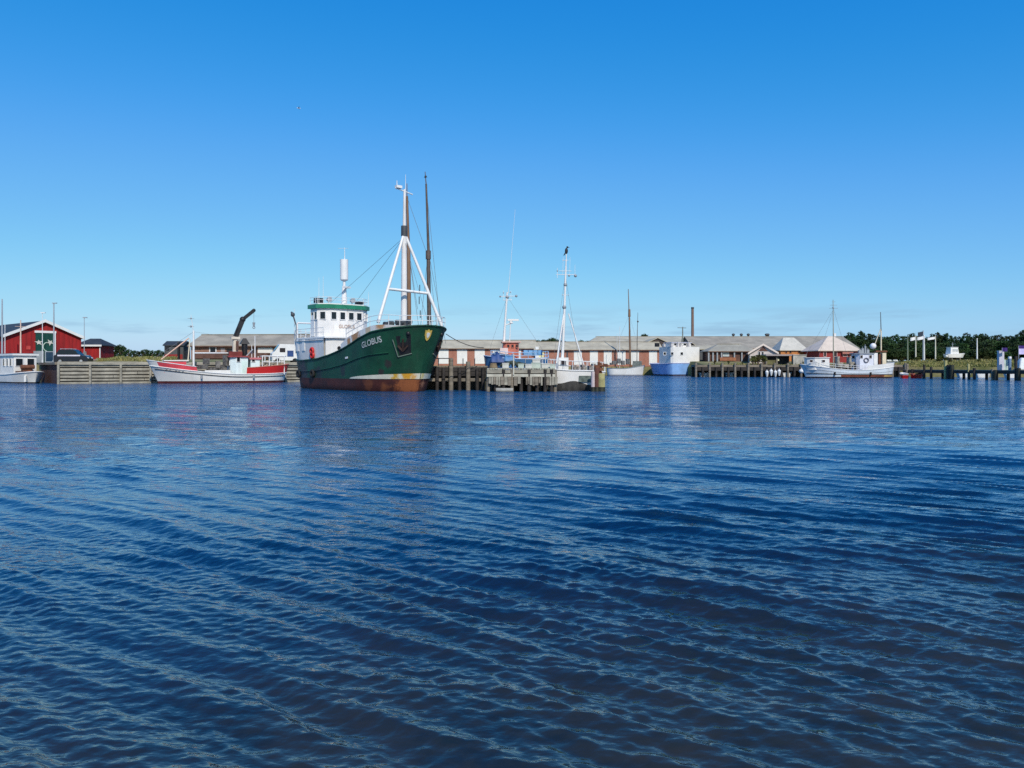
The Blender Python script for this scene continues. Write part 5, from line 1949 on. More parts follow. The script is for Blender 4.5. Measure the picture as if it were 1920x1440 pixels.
# verandah building with hipped roof
x, d = WX(1374, 163), 163
s, wl, rf, e, r = house('verandah_house', 'low hipped roof house with posts and brown walls behind the grassy bank', x, d, 0, 9.6, 6.5, z0, 5.35, 6.7, brown_wall, paint('olive grey roofing', (.33, .31, .25), .85, .15, .4, streak=.3), 'x', .5, 2.6, 'house')
for px in (1328, 1336, 1344, 1352, 1376, 1390):
    a = WX(px, d) - x
    MB().box((a, -.35, 1.0), (.28, .2, 2.3)).build('post', grey_paint, s)
a = WX(1361, d) - x
window(s, (a, -.02, 1.4), -PI / 2, 1.2, .8, frame=pole_white, pane=paint('pale glass', (.40, .48, .47), .3, .1))
MB().box((-1.2, -.5, .35), (3.4, .3, .7)).build('low_wall', paint('terracotta wall', (.30, .12, .06), .8, .2), s)
# dark wing wall left of it
x, d = WX(1322, 172), 172
s, wl, rf, e, r = house('dark_annex', 'dark grey boarded annex between the trawler and the verandah house', x, d, 0, 5.0, 5, z0, 5.9, 6.6, grey_wall, roof_cream, 'x', .5)
# small white gabled house
d = 156
x = WX(1431, d)
s, wl, rf, e, r = house('white_cottage', 'small white gabled cottage with pale bargeboards behind the old quay', x, d, R(-14), 5.2, 7, z0, 4.75, 6.35, paint('warm white wall', (.62, .54, .50), .7, .1), roof_pink, 'y', .35, 0, 'cottage', None, paint('cream bargeboard', (.75, .64, .55), .6, .06))
MB().slab([(-1.0, -.03, e + .35), (.9, -.03, e + .35), (0, -.03, r - .25)], (0, -.05, 0)).build('gable_opening', brown_wall, s)
for xx in (-.75, -.1):
    window(s, (xx, -.02, 1.35), -PI / 2, .34, .8, fw=.06)
# dark boat shed openings below
d = 151.5
x = WX(1462, d)
s = thing('boat_shed', 'low flat roofed boat shed with black openings on the quay', 'shed', (x, d, 2.4))
w = WX(1488, d) - WX(1436, d)
h = WZ(667, d) - 2.4
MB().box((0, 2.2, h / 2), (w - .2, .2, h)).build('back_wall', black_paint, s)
MB().box((0, 1.0, h + .12), (w + .3, 3.0, .3)).build('roof', paint('greyish mauve roof edge', (.32, .28, .27), .8, .15), s)
for k in (0, .40, 1.0):
    MB().box((-w / 2 + .15 + k * (w - .3), .2, h / 2 - .02), (.3, .3, h)).build('post', old_wood, s)
MB().box((-w * .3, .4, h * .25), (w * .35, .3, h * .5)).build('half_wall', paint('olive board', (.13, .12, .05), .8, .3), s)
MB().box((-w * .05, .3, h * .55), (.5, .1, .45)).build('notice_board', paint('cream board', (.68, .66, .42), .7, .1), s)
d = 151.0
tag(MB().box((0, 0, .9), (2.6, .4, 2.2)).box((0, -.02, 2.05), (2.75, .55, .14)).build('concrete_wall', concrete, None, (WX(1499, d), d, 2.2)), 'grey concrete wall on the quay at the bow of the white cutter', 'wall')
# orange walled house with bright hip roof
d = 168
x = WX(1488, d)
s, wl, rf, e, r = house('orange_house', 'house with orange boarded walls and bright white hipped roof', x, d, 0, 5.6, 6.0, z0, WZ(655, d), WZ(635, d) + .2, orange_wall, roof_bright, 'x', .35, 1.6, 'house')
for px in (1474, 1482, 1498):
    a = WX(px, d) - x
    window(s, (a, -.02, e - .55), -PI / 2, .4, .5, frame=orange_wall, fw=.05)
# red house with wide pinkish roof
d = 160
x = WX(1573, d)
s, wl, rf, e, r = house('red_house', 'dark red house with pale pink hipped roof behind the white cutter', x, d, R(3), 8.3, 7.5, z0, WZ(655, d), WZ(633, d) + .3, red_wall, paint('pale pink roofing', (.62, .52, .43), .85, .1, .6), 'x', .5, 3.6, 'house')
for px, w in ((1546, .5), (1566, .6), (1585, .9), (1597, .6)):
    a = WX(px, d) - x
    window(s, (a, -.02, e - .95), -PI / 2, w, 1.0, frame=paint('pink white frame', (.7, .45, .42), .6, .1), fw=.08)
MB().box((1.6, -.35, 1.6), (2.2, .5, .4)).build('awning', paint('dull pink awning', (.42, .16, .12), .7, .15), s)
# chimney far behind
d = 300
o = thing('factory_chimney', 'tall round brown factory chimney rising behind the pale hall', 'chimney', (WX(1298.5, d), d, 3.0))
MB().cyl((0, 0, 0), (0, 0, WZ(579, d) - 3), .62, .5, 16).build('shaft', chimney_brick, o)
MB().cyl((0, 0, WZ(579, d) - 3), (0, 0, WZ(576, d) - 3), .58, .56, 16).build('cap', dark_grey, o)

# ------------------------------------------------------------------ poles and flags
def lamp_post(px, top, d, label, m, r=.06, z0=2.3, arm=True):
    o = thing('lamp_post', label, 'lamp post', (WX(px, d), d, z0))
    h = WZ(top, d) - z0
    MB().cyl((0, 0, 0), (0, 0, h), r, r * .65, 8).cyl((0, 0, 0), (0, 0, .5), r * 1.7, r * 1.6, 8).build('post', m, o)
    if arm:
        MB().box((.1, 0, h + .04), (.55, .2, .12)).build('lamp_head', m, o)


lamp_post(79.5, 587, 99, 'thin white lamp post before the green barn door', pole_white, .05)
lamp_post(101, 569, 99, 'tall grey lamp post at the right edge of the barn door', pole_grey, .10)
lamp_post(158, 596, 104, 'thin grey lamp post in front of the small red shed', pole_grey, .055)


def flagpole(px, top, d, label, m, flag=None, fl=None, fsz=(1.0, .6)):
    z0 = 3.2
    o = thing('flagpole', label, 'flagpole', (WX(px, d), d, z0))
    h = WZ(top, d) - z0
    MB().cyl((0, 0, -.3), (0, 0, h), .17, .10, 8).ball((0, 0, h + .08), .14, 8, 6).build('pole', m, o)
    if flag:
        w, hh = fsz
        n = 8
        vs = []
        for i in range(n + 1):
            u = i / n
            y = .10 * math.sin(u * 7)
            dr = u * .25
            vs += [(-.08 - u * w, y, h - hh - dr), (-.08 - u * w, y + .03, h - .05 - dr)]
        mb = MB()
        mb.add(vs, [(2 * i, 2 * i + 2, 2 * i + 3, 2 * i + 1) for i in range(n)], 0, True)
        mb.build('flag', flag, o)


flagpole(1702, 634, 180, 'grey green flagpole without a flag before the wood', pole_green)
flagpole(1717, 631, 180, 'flagpole with small white flag left of a dark flag', paint('cream pole', (.62, .60, .50), .6, .06), flag_white, None, (1.1, .8))
flagpole(1733, 630, 181, 'thick white flagpole with drooping white flag below a dark one', pole_white, flag_white, None, (1.5, .75))
flagpole(1754, 631, 180, 'white flagpole with long white flag, nearest the boat ashore', paint('cream pole', (.62, .60, .50)), flag_white, None, (1.7, .6))
flagpole(1832, 636, 178, 'bare white flagpole standing right of the boat ashore', pole_white)
flagpole(1731, 621, 190, 'pole with dark flag blowing above the white flags', pole_grey, flag_dark, None, (1.2, 1.1))

# ------------------------------------------------------------------ vehicles on the left quay
def estate_car():
    d = 95.0
    A = R(8)
    cx = WX(138, d)
    s = thing('estate_car', 'dark estate car with pale reflection painted along its side parked by the red barn', 'car', (cx, d, 2.3), A)
    L, B = 3.9, 1.75
    prof = [(-L / 2, .2), (-L / 2, .95), (-L / 2 + .15, 1.05), (-L / 2 + .45, 1.15), (L / 2 - 1.15, 1.12), (L / 2 - .2, .92), (L / 2, .7), (L / 2, .2)]
    mb = MB()
    mb.slab([(x, -B / 2, z) for x, z in prof], (0, B, 0))
    body = mb.build('body', car_paint, s)
    cab = [(-L / 2 + .2, 1.1), (-L / 2 + .55, 1.72), (L / 2 - 1.7, 1.75), (L / 2 - 1.0, 1.1)]
    MB().slab([(x, -B / 2 + .08, z) for x, z in cab], (0, B - .16, 0)).build('cabin', car_paint, s)
    for x0, x1 in ((-1.55, -.75), (-.65, .15), (.22, .72)):
        for sy in (-1, 1):
            MB().slab([(x0, sy * (B / 2 - .07), 1.15), (x1 + (.12 if x1 > .5 else 0), sy * (B / 2 - .07), 1.15), (x1 - (.2 if x1 > .5 else 0), sy * (B / 2 - .09), 1.62), (x0 + (.2 if x0 < -1.5 else 0), sy * (B / 2 - .09), 1.62)], (0, sy * .02, 0)).build('window', glass, s)
    for sy in (-1, 1):
        MB().box((-.2, sy * (B / 2 + .01), 1.0), (2.6, .04, .17)).build('painted_reflection', paint('pale lavender painted reflection', (.62, .60, .68), .3, .1), s)  # reflection on the bodywork, painted on as a pale strip
        for sx in (-1.2, 1.2):
            w = MB().cyl((sx, sy * (B / 2 - .16), .32), (sx, sy * (B / 2 + .02), .32), .32, .32, 14).build('wheel', rubber, s)
            MB().cyl((sx, sy * (B / 2 + .015), .32), (sx, sy * (B / 2 + .035), .32), .18, .18, 10).build('rim', grey_paint, w)
    for sy in (-.6, .6):
        MB().box((L / 2 - .02, sy, .72), (.08, .32, .16)).build('headlight', flag_white, s)
    rr = MB()
    for sy in (-.62, .62):
        rr.cyl((-1.3, sy, 1.82), (.1, sy, 1.82), .03, .03, 6)
        rr.cyl((-1.2, sy, 1.7), (-1.2, sy, 1.82), .04, .04, 6).cyl((0, sy, 1.7), (0, sy, 1.82), .04, .04, 6)
    rr.build('roof_rail', pole_grey, s)


estate_car()


def parked_trailer():
    d = 97.0
    s = thing('boat_trailer', 'low grey trailer loaded with dark gear beside the estate car', 'trailer', (WX(163, d), d, 2.3), R(5))
    MB().box((0, 0, .55), (1.2, 1.0, .12)).box((.9, 0, .5), (.8, .08, .08)).build('frame', grey_paint, s)
    for sy in (-.55, .55):
        MB().cyl((0, sy - .08, .28), (0, sy + .08, .28), .28, .28, 12).build('wheel', rubber, s)
    MB().box((-.1, 0, .85), (1.0, .85, .5), .1, 0, .8).box((-.3, .1, 1.3), (.4, .4, .5), .4, 0, .8).build('load', paint('grey load', (.16, .17, .17), .7, .4, 3), s)


parked_trailer()


def white_van():
    d = 101.5
    s = thing('white_van', 'white van with dark windscreen on the quay, mostly hidden behind the green ship', 'van', (WX(535, d), d, 2.35), PI + R(25))
    L, B = 3.6, 1.9
    prof = [(-L / 2, .4), (-L / 2, 2.5), (L / 2 - 1.0, 2.55), (L / 2 - .35, 1.6), (L / 2, 1.3), (L / 2, .4)]
    MB().slab([(x, -B / 2, z) for x, z in prof], (0, B, 0)).build('body', white_clean, s)
    MB().slab([(L / 2 - .95, -B / 2 + .12, 2.42), (L / 2 - .95, B / 2 - .12, 2.42), (L / 2 - .36, B / 2 - .12, 1.66), (L / 2 - .36, -B / 2 + .12, 1.66)], (.03, 0, .03)).build('windscreen', glass, s)
    for sy in (-1, 1):
        MB().box((.5, sy * (B / 2 + .01), 1.75), (.7, .03, .55)).build('window', glass, s)
        MB().box((-.5, sy * (B / 2 + .01), 1.3), (.8, .03, .8)).build('side_panel', navy, s)
        for sx in (-1.1, 1.1):
            MB().cyl((sx, sy * (B / 2 - .15), .35), (sx, sy * (B / 2 + .02), .35), .35, .35, 14).build('wheel', rubber, s)
    for sy in (-.7, .7):
        MB().box((L / 2 + .01, sy, 1.0), (.05, .3, .22)).build('headlight', flag_white, s)


white_van()

# ------------------------------------------------------------------ trees and bushes
leaf_dark = leaf_mat('dark wood foliage', (.012, .028, .013), (.040, .078, .024))
leaf_mid = leaf_mat('mid green foliage', (.018, .042, .013), (.058, .098, .026))
bark = paint('grey brown bark', (.09, .065, .045), .9, .3, 4, stretch=(1, 1, .3))


def leaf_cloud(centres, radii, per, size, rs, flat=.75):
    """quads scattered through overlapping clumps"""
    V = []
    for c, r in zip(centres, radii):
        n = max(10, int(per * (r / size) ** 2))
        u = rs.normal(size=(n, 3))
        u /= np.linalg.norm(u, axis=1)[:, None]
        p = np.array(c) + u * (r * rs.uniform(.35, 1.05, n) ** .6)[:, None] * np.array([1, 1, flat])
        a = rs.normal(size=(n, 3))
        a /= np.linalg.norm(a, axis=1)[:, None]
        b = np.cross(a, rs.normal(size=(n, 3)))
        b /= np.linalg.norm(b, axis=1)[:, None]
        s = (size * rs.uniform(.6, 1.3, n))[:, None]
        V.append(np.stack([p - a * s - b * s * .5, p + a * s - b * s * .5, p + a * s * .8 + b * s * .5, p - a * s * .8 + b * s * .5], 1).reshape(-1, 3))
    V = np.concatenate(V)
    return V, np.arange(len(V)).reshape(-1, 4)


def make_tree(kind, h, seed, label, group, mat_, cat='tree', name=None):
    rs = np.random.RandomState(seed)
    o = thing(name or ('pine_tree' if kind == 'pine' else 'broadleaf_tree'), label, cat, (0, 0, 0), 0, group)
    tr = MB()
    if kind == 'pine':
        tr.cyl((0, 0, -.5), (.1, 0, h * .55), .22, .13, 8).cyl((.1, 0, h * .55), (.05, .05, h * .93), .13, .04, 8)
        cs, rd = [], []
        z = h * .22
        while z < h:
            k = 1 - (z - h * .22) / (h * .80)
            R0 = h * .27 * (.25 + .75 * k)
            m = 7 if k > .25 else 3
            for i in range(m):
                an = rs.uniform(0, 6.28)
                q = rs.uniform(.35, 1.0) * R0
                cs.append((q * math.cos(an), q * math.sin(an), z + rs.uniform(-.3, .3)))
                rd.append(h * .085 * (.6 + .6 * k) * rs.uniform(.7, 1.25))
                tr.cyl((.08, 0, z - .3), cs[-1], .05, .02, 4)
            z += h * .075
        cs.append((.05, .05, h * .97))
        rd.append(h * .035)
    else:
        tr.cyl((0, 0, -.5), (.1, .05, h * .45), .26, .17, 8)
        cs, rd = [], []
        for i in range(30):
            an = rs.uniform(0, 6.28)
            zz = rs.uniform(.14, .95)
            wdt = math.sin(PI * min(1, (zz - .1) / .95)) ** .6
            q = h * .33 * wdt * rs.uniform(.2, 1.0)
            cs.append((q * math.cos(an), q * math.sin(an), zz * h))
            rd.append(h * .13 * rs.uniform(.6, 1.2))
            tr.cyl((.1, .05, h * .4 * min(1, zz)), cs[-1], .08, .03, 5)
    tr.build('trunk', bark, o)
    V, Fc = leaf_cloud(cs, rd, 3.6, h * (.022 if h > 6 else .03), rs)
    np_obj('crown', V, Fc, mat_, o)
    return o


def plant_row(protos, spots, used=set()):
    for i, (x, d, z, k, rz, sc) in enumerate(spots):
        p = protos[k]
        if k not in used:
            used.add(k)
            p.location = (x, d, z)
            p.rotation_euler = (0, 0, rz)
            p.scale = sc
        else:
            copy_tree(p, (x, d, z), rz, sc)


LW = 'dark tree in the wood behind the flagpoles and bank'
GW = 'trees of the dark wood'
protos = [make_tree('pine', 9.5, 1, LW, GW, leaf_dark), make_tree('pine', 8.5, 2, LW, GW, leaf_dark), make_tree('leaf', 8.0, 3, LW, GW, leaf_dark), make_tree('leaf', 7.0, 4, LW, GW, leaf_mid), make_tree('pine', 10.0, 5, LW, GW, leaf_dark), make_tree('leaf', 5.0, 6, LW, GW, leaf_mid)]
r3 = random.Random(31)
spots = []
prof = [(1565, 634), (1590, 626), (1615, 625), (1640, 629), (1670, 631), (1700, 628), (1740, 632), (1760, 627), (1790, 629), (1802, 636), (1815, 627), (1845, 625), (1868, 633), (1885, 629), (1905, 625), (1930, 622), (1990, 624), (2080, 626), (2200, 628)]


def ptop(px):
    for (a, ya), (b, yb) in zip(prof[:-1], prof[1:]):
        if px <= b:
            return ya + (yb - ya) * (px - a) / (b - a)
    return prof[-1][1]


HS = [9.5, 8.5, 8.0, 7.0, 10.0, 5.0]
px = 1568.0
while px < 2150:
    d = 255 + r3.uniform(-8, 12)
    k = r3.choice((0, 1, 4, 0, 1, 2))
    zt = WZ(ptop(px) + r3.uniform(-4.5, 4), d)
    sc = (zt - 3.4) / HS[k]
    spots.append((WX(px, d), d, 3.4, k, r3.uniform(0, 6), (sc * r3.uniform(.65, 1.15), sc, sc)))
    px += r3.uniform(6, 10)
px = 1572.0
while px < 2150:
    d = 238 + r3.uniform(-8, 8)
    k = r3.choice((2, 3, 1, 3))
    zt = WZ(ptop(px) + r3.uniform(7, 17), d)
    sc = (zt - 3.4) / HS[k]
    spots.append((WX(px, d), d, 3.4, k, r3.uniform(0, 6), (sc * r3.uniform(1.1, 1.6), sc * 1.2, sc)))
    px += r3.uniform(10, 16)
px = 1578.0
while px < 2100:
    d = 222 + r3.uniform(-6, 6)
    zt = WZ(ptop(px) + r3.uniform(19, 28), d)
    sc = (zt - 3.4) / 5.0
    spots.append((WX(px, d), d, 3.4, 5, r3.uniform(0, 6), (sc * 1.9, sc * 1.6, sc)))
    px += r3.uniform(11, 17)
plant_row(protos, spots)

LF = 'small far tree showing above the roofs of the brick halls'
fp = make_tree('leaf', 8.0, 12, LF, 'far trees above the roofs', leaf_dark)
for i, (px, top) in enumerate(((1006, 640), (1012, 640), (1019, 639), (1026, 638), (1034, 636), (1040, 636), (1047, 639), (1054, 640), (1086, 640), (1101, 641), (1112, 640), (1157, 634), (1206, 629))):
    d = 300
    sc = (WZ(top, d) - 3.2) / 8.0
    c = fp if i == 0 else copy_tree(fp)
    c.location = (WX(px, d), d, 3.2)
    c.rotation_euler = (0, 0, i * 1.3)
    c.scale = (sc * .9, sc * .9, sc)

LB = 'rounded dark green bush behind the grass right of the red shed'
bp = make_tree('leaf', 3.0, 22, LB, 'bushes behind the grass', leaf_mid, 'bush', 'bush')
r3 = random.Random(5)
first = True
for px, top, d in ((196, 660, 128), (205, 652, 130), (214, 649, 131), (224, 648, 131), (232, 651, 130), (241, 656, 134), (250, 658, 136), (259, 659, 138), (268, 657, 138), (277, 656, 138), (286, 658, 137), (295, 657, 136), (304, 659, 135), (312, 660, 135)):
    sc = (WZ(top, d) - 3.0) / 2.9
    c = bp if first else copy_tree(bp)
    first = False
    c.location = (WX(px, d), d, 3.0)
    c.rotation_euler = (0, 0, r3.uniform(0, 6))
    c.scale = (sc * 1.1, sc, sc)
LB2 = 'low olive bush on the grassy bank behind the old quay'
bp2 = make_tree('leaf', 2.2, 27, LB2, 'bushes on the bank', leaf_mat('olive foliage', (.05, .06, .012), (.17, .17, .035)), 'bush', 'bush')
first = True
for px, top, d in ((1412, 668, 149), (1422, 666, 149), (1431, 667, 149), (1416, 675, 147), (1340, 676, 148), (1366, 677, 148), (1392, 679, 148), (1492, 681, 147), (1506, 678, 147), (1760, 668, 155), (1782, 674, 153), (1822, 671, 155), (1850, 669, 155), (1836, 674, 152), (1905, 672, 150), (1690, 672, 156), (1720, 670, 157)):
    sc = (WZ(top, d) - 2.4) / 2.1
    c = bp2 if first else copy_tree(bp2)
    first = False
    c.location = (WX(px, d), d, 2.4)
    c.rotation_euler = (0, 0, r3.uniform(0, 6))
    c.scale = (sc * 1.2, sc, sc)
# ------------------------------------------------------------------ land
def grass_ground():
    m, nt, out = new_mat('dry grass ground')
    L = nt.links
    tc = nt.nodes.new('ShaderNodeTexCoord').outputs['Object']
    a = noise(nt, tc, .18, 6, .65)
    b = noise(nt, tc, 1.6, 5, .6)
    c = mix_rgb(nt, sstep(nt, a.outputs['Fac'], .38, .62), (.11, .12, .035), (.28, .235, .11))
    c = mix_rgb(nt, mth(nt, 'MULTIPLY', sstep(nt, b.outputs['Fac'], .45, .7), .6), c, (.09, .10, .03))
    bs = nt.nodes.new('ShaderNodeBsdfPrincipled')
    L.new(c, bs.inputs['Base Color'])
    bs.inputs['Roughness'].default_value = .95
    L.new(bs.outputs[0], out.inputs[0])
    return m


ground_mat = grass_ground()
shore = [(-3000, 330), (-500, 190), (-150, 122), (-61, 99.2), (-50.9, 86.4), (-20.3, 103.3), (-19, 176.3), (37.2, 176.3), (38.5, 148.2), (74, 148.2), (78, 146), (112, 136), (170, 120), (500, 115), (3000, 110)]
offs = [(0, 0.0), (1.5, .02), (5, .25), (14, .9), (30, 1.15), (90, 1.3), (3000, 1.3)]
vs, fs = [], []
for i, (x, y) in enumerate(shore):
    z0 = 2.2 if y < 140 and x < 0 else 1.9
    if 1 < i < 7:
        z0 = 2.2
    vs.append((x, y, -1.6))
    for o_, h in offs:
        if i < 6:
            hh = h * (.25 if o_ < 10 else .75)
        else:
            hh = h * 1.25
        # keep the strips from folding over the step in the shoreline
        vs.append((x, max(y + o_, y), z0 + hh))
n = len(offs) + 1
for i in range(len(shore) - 1):
    for k in range(n - 1):
        fs.append((i * n + k, (i + 1) * n + k, (i + 1) * n + k + 1, i * n + k + 1))
gm = MB().add(vs, fs, 0).build('ground', ground_mat)
tag(gm, kind='structure')

# grass tufts along the banks: nobody could count them
rs = np.random.RandomState(9)
P_ = []
for (px0, px1, d0, d1, n_, z) in ((182, 330, 98, 127, 3600, None), (1305, 1700, 148.5, 153, 3800, None), (1690, 2050, 140, 158, 5200, None)):
    px = rs.uniform(px0, px1, n_)
    d = rs.uniform(d0, d1, n_)
    P_.append(np.stack([(px - 960) / F * d, d], 1))
P_ = np.concatenate(P_)


def ground_z(x, y):
    for i in range(len(shore) - 1):
        (xa, ya), (xb, yb) = shore[i], shore[i + 1]
        if xa <= x <= xb and xb > xa:
            k = (x - xa) / (xb - xa)
            o_ = y - (ya + (yb - ya) * k)
            za = [vs[i * n + 1 + j][2] for j in range(len(offs))]
            zb = [vs[(i + 1) * n + 1 + j][2] for j in range(len(offs))]
            for j in range(len(offs) - 1):
                if offs[j][0] <= o_ <= offs[j + 1][0]:
                    q = (o_ - offs[j][0]) / (offs[j + 1][0] - offs[j][0])
                    A_ = za[j] + (za[j + 1] - za[j]) * q
                    B_ = zb[j] + (zb[j + 1] - zb[j]) * q
                    return A_ + (B_ - A_) * k
            return None
    return None


V = []
for x, y in P_:
    z = ground_z(x, y)
    if z is None:
        continue
    for j in range(3):
        h = rs.uniform(.12, .42) * (.5 + (math.sin(x * 1.7 + y) * .5 + .5) * .6 + (math.sin(x * .43 - y * .7) * .5 + .5) * .5) * (1.0 if x > 0 else .8)
        a = rs.uniform(0, 6.28)
        w = .10
        dx, dy = math.cos(a) * w, math.sin(a) * w
        lx, ly = rs.uniform(-.2, .2, 2)
        V += [(x - dx, y - dy, z - .05), (x + dx, y + dy, z - .05), (x + lx + dx * .3, y + ly + dy * .3, z + h), (x + lx - dx * .3, y + ly - dy * .3, z + h)]
V = np.array(V)
gt = np_obj('grass', V, np.arange(len(V)).reshape(-1, 4), leaf_mat('dry grass blades', (.12, .135, .035), (.34, .28, .12)))
tag(gt, 'long dry yellow green grass on the banks behind the quays', 'grass', kind='stuff')

# seabed
m, nt, out = new_mat('stony seabed')
tc = nt.nodes.new('ShaderNodeTexCoord').outputs['Object']
a = noise(nt, tc, 1.1, 6, .65)
c = mix_rgb(nt, sstep(nt, a.outputs['Fac'], .36, .64), (.012, .015, .004), (.058, .043, .013))
b_ = noise(nt, tc, 5.0, 6, .7)
c = mix_rgb(nt, sstep(nt, b_.outputs['Fac'], .38, .68), c, (.040, .036, .018))
bs = nt.nodes.new('ShaderNodeBsdfPrincipled')
nt.links.new(c, bs.inputs['Base Color'])
bs.inputs['Roughness'].default_value = .9
nt.links.new(bs.outputs[0], out.inputs[0])
sv, sf = [], []
ys = [-6, 1, 2.5, 4, 6, 9, 14, 25, 60, 3000]
zs = [.5, -.12, -.28, -.42, -.62, -.95, -1.6, -2.6, -3.4, -3.6]
for y, z in zip(ys, zs):
    sv += [(-3000, y, z), (-60, y, z), (60, y, z), (3000, y, z)]
for i in range(len(ys) - 1):
    for k in range(3):
        sf.append((i * 4 + k, i * 4 + k + 1, (i + 1) * 4 + k + 1, (i + 1) * 4 + k))
tag(MB().add(sv, sf, 0).build('seabed', m), kind='structure')

# ------------------------------------------------------------------ water: a real rippled surface
def build_water():
    ds = [1.6]
    while ds[-1] < 70:
        d = ds[-1]
        ds.append(d + max(.011, d * d / 1461 * .5))
    while ds[-1] < 400:
        ds.append(ds[-1] * 1.08)
    ds.append(3200)
    ds = np.array(ds)
    tn = np.concatenate([np.linspace(-2.6, -1.35, 60)[:-1], np.linspace(-1.35, 1.35, 1350), np.linspace(1.35, 2.6, 60)[1:]])
    D, T = np.meshgrid(ds, tn, indexing='ij')
    X, Y = D * T, D.copy()
    step = np.gradient(ds)
    ST = np.maximum(step[:, None] * np.ones_like(T), D * (2.7 / 1350) * np.where(np.abs(T) > 1.36, 10, 1))
    Z = np.zeros_like(X)
    DX = np.zeros_like(X)
    DY = np.zeros_like(X)
    r = np.random.RandomState(77)
    base = R(-123)                       # waves run towards the shore and a little to the left
    comps = []
    for i in range(20):                  # the main ripples, half a metre long
        lam = r.uniform(.30, .68)
        comps.append((lam, base + r.normal(0, .09), lam * .0098 * r.uniform(.6, 1.3)))
    for i in range(14):
        lam = r.uniform(.95, 2.6)
        comps.append((lam, base + r.normal(0, .28), lam * .0028 * r.uniform(.6, 1.3)))
    for i in range(30):
        lam = r.uniform(.11, .26)
        comps.append((lam, base + r.normal(0, .30) + (.8 if i % 6 == 0 else 0), lam * .0078 * r.uniform(.5, 1.4)))
    for i in range(26):
        lam = r.uniform(.05, .13)
        comps.append((lam, base + r.normal(0, .7), lam * .0066 * r.uniform(.5, 1.3)))
    # patches where the wind is stronger or weaker
    env = 0.8 + .22 * np.sin(X * .9 + Y * .5 + 1.0) * np.sin(Y * .8 - X * .3) + .2 * np.sin(X * .31 - Y * .23 + 2.0)
    for lam, th, amp in comps:
        k = 2 * PI / lam
        ph = r.uniform(0, 6.28)
        w = np.clip((lam / (ST * 4.0) - .8) / .9, 0, 1)
        if not w.any():
            continue
        cx, sx = math.cos(th), math.sin(th)
        warp = .25 * lam * np.sin(X * .7 / lam * .35 + ph) * np.cos(Y * .5 / lam * .3 + 2 * ph)
        a = k * (X * cx + Y * sx + warp) + ph
        Z += amp * w * env * np.sin(a)
        q = .35
        DX -= q * amp * w * env * cx * -np.cos(a)
        DY -= q * amp * w * env * sx * -np.cos(a)
    fade = np.clip((D - 1.6) / .3, 0, 1)
    V = np.stack([X + DX * 1, Y + DY * 1, Z * fade], -1).reshape(-1, 3)
    nr, nc = X.shape
    idx = np.arange(nr * nc).reshape(nr, nc)
    Fc = np.stack([idx[:-1, :-1], idx[:-1, 1:], idx[1:, 1:], idx[1:, :-1]], -1).reshape(-1, 4)

    m, nt, out = new_mat('harbour water')
    L = nt.links
    pos = nt.nodes.new('ShaderNodeTexCoord').outputs['Object']
    geo = nt.nodes.new('ShaderNodeNewGeometry')
    sp = nt.nodes.new('ShaderNodeSeparateXYZ')
    L.new(pos, sp.inputs[0])
    xx, yy = sp.outputs[0], sp.outputs[1]
    flat = nt.nodes.new('ShaderNodeCombineXYZ')
    L.new(xx, flat.inputs[0])
    L.new(yy, flat.inputs[1])
    p = flat.outputs[0]

    def slopes(stretch, rot, scale, detail, eps, rough=.55):
        def h(off):
            v = vm(nt, 'ADD', p, off).outputs[0]
            return noise(nt, v, scale, detail, rough, stretch, rot).outputs['Fac']
        h0 = h((0, 0, 0))
        hx = h((eps, 0, 0))
        hy = h((0, eps, 0))
        return mth(nt, 'MULTIPLY', mth(nt, 'SUBTRACT', hx, h0), 1 / eps), mth(nt, 'MULTIPLY', mth(nt, 'SUBTRACT', hy, h0), 1 / eps)
    # layer 1: half metre ripples where the mesh no longer carries them; layer 2: fine ripples everywhere
    rot = R(30)
    s1x, s1y = slopes((.55, 1.9, 1), rot, 1.0, 3, .03)
    s2x, s2y = slopes((4.6, 7.5, 1), rot, 1.0, 3, .008)
    s3x, s3y = slopes((.16, .62, 1), R(24), 1.0, 3, .06, .6)
    s4x, s4y = slopes((.05, .22, 1), R(16), 1.0, 3, .15, .6)
    k3 = mth(nt, 'MULTIPLY', sstep(nt, yy, 12.0, 45.0), WATER_A3)
    k4 = mth(nt, 'MULTIPLY', sstep(nt, yy, 30.0, 90.0), WATER_A4)
    far = sstep(nt, yy, 9.0, 36.0)
    gust = noise(nt, p, .10, 4, .6, (.5, 1.6, 1), R(14)).outputs['Fac']
    gust2 = mth(nt, 'MULTIPLY_ADD', sstep(nt, gust, .34, .66), .75, .62)
    k1 = mth(nt, 'MULTIPLY', mth(nt, 'MULTIPLY', far, WATER_A1), gust2)
    k2 = mth(nt, 'MULTIPLY', mth(nt, 'MULTIPLY_ADD', far, WATER_A2F, WATER_A2), gust2)
    def total(*prs):
        r_ = None
        for a_, b_ in prs:
            t_ = mth(nt, 'MULTIPLY', a_, b_)
            r_ = t_ if r_ is None else mth(nt, 'ADD', r_, t_)
        return r_
    sx = total((s1x, k1), (s2x, k2), (s3x, k3), (s4x, k4))
    sy = total((s1y, k1), (s2y, k2), (s3y, k3), (s4y, k4))
    sl = nt.nodes.new('ShaderNodeCombineXYZ')
    L.new(sx, sl.inputs[0])
    L.new(sy, sl.inputs[1])
    nn = vm(nt, 'NORMALIZE', vm(nt, 'SUBTRACT', geo.outputs['Normal'], sl.outputs[0]).outputs[0]).outputs[0]
    fr = nt.nodes.new('ShaderNodeFresnel')
    # the node swaps the index on the underside; swap it back so that daylight gets down to the bed
    L.new(mth(nt, 'POWER', 1.64, mth(nt, 'MULTIPLY_ADD', geo.outputs['Backfacing'], -2.0, 1.0)), fr.inputs['IOR'])
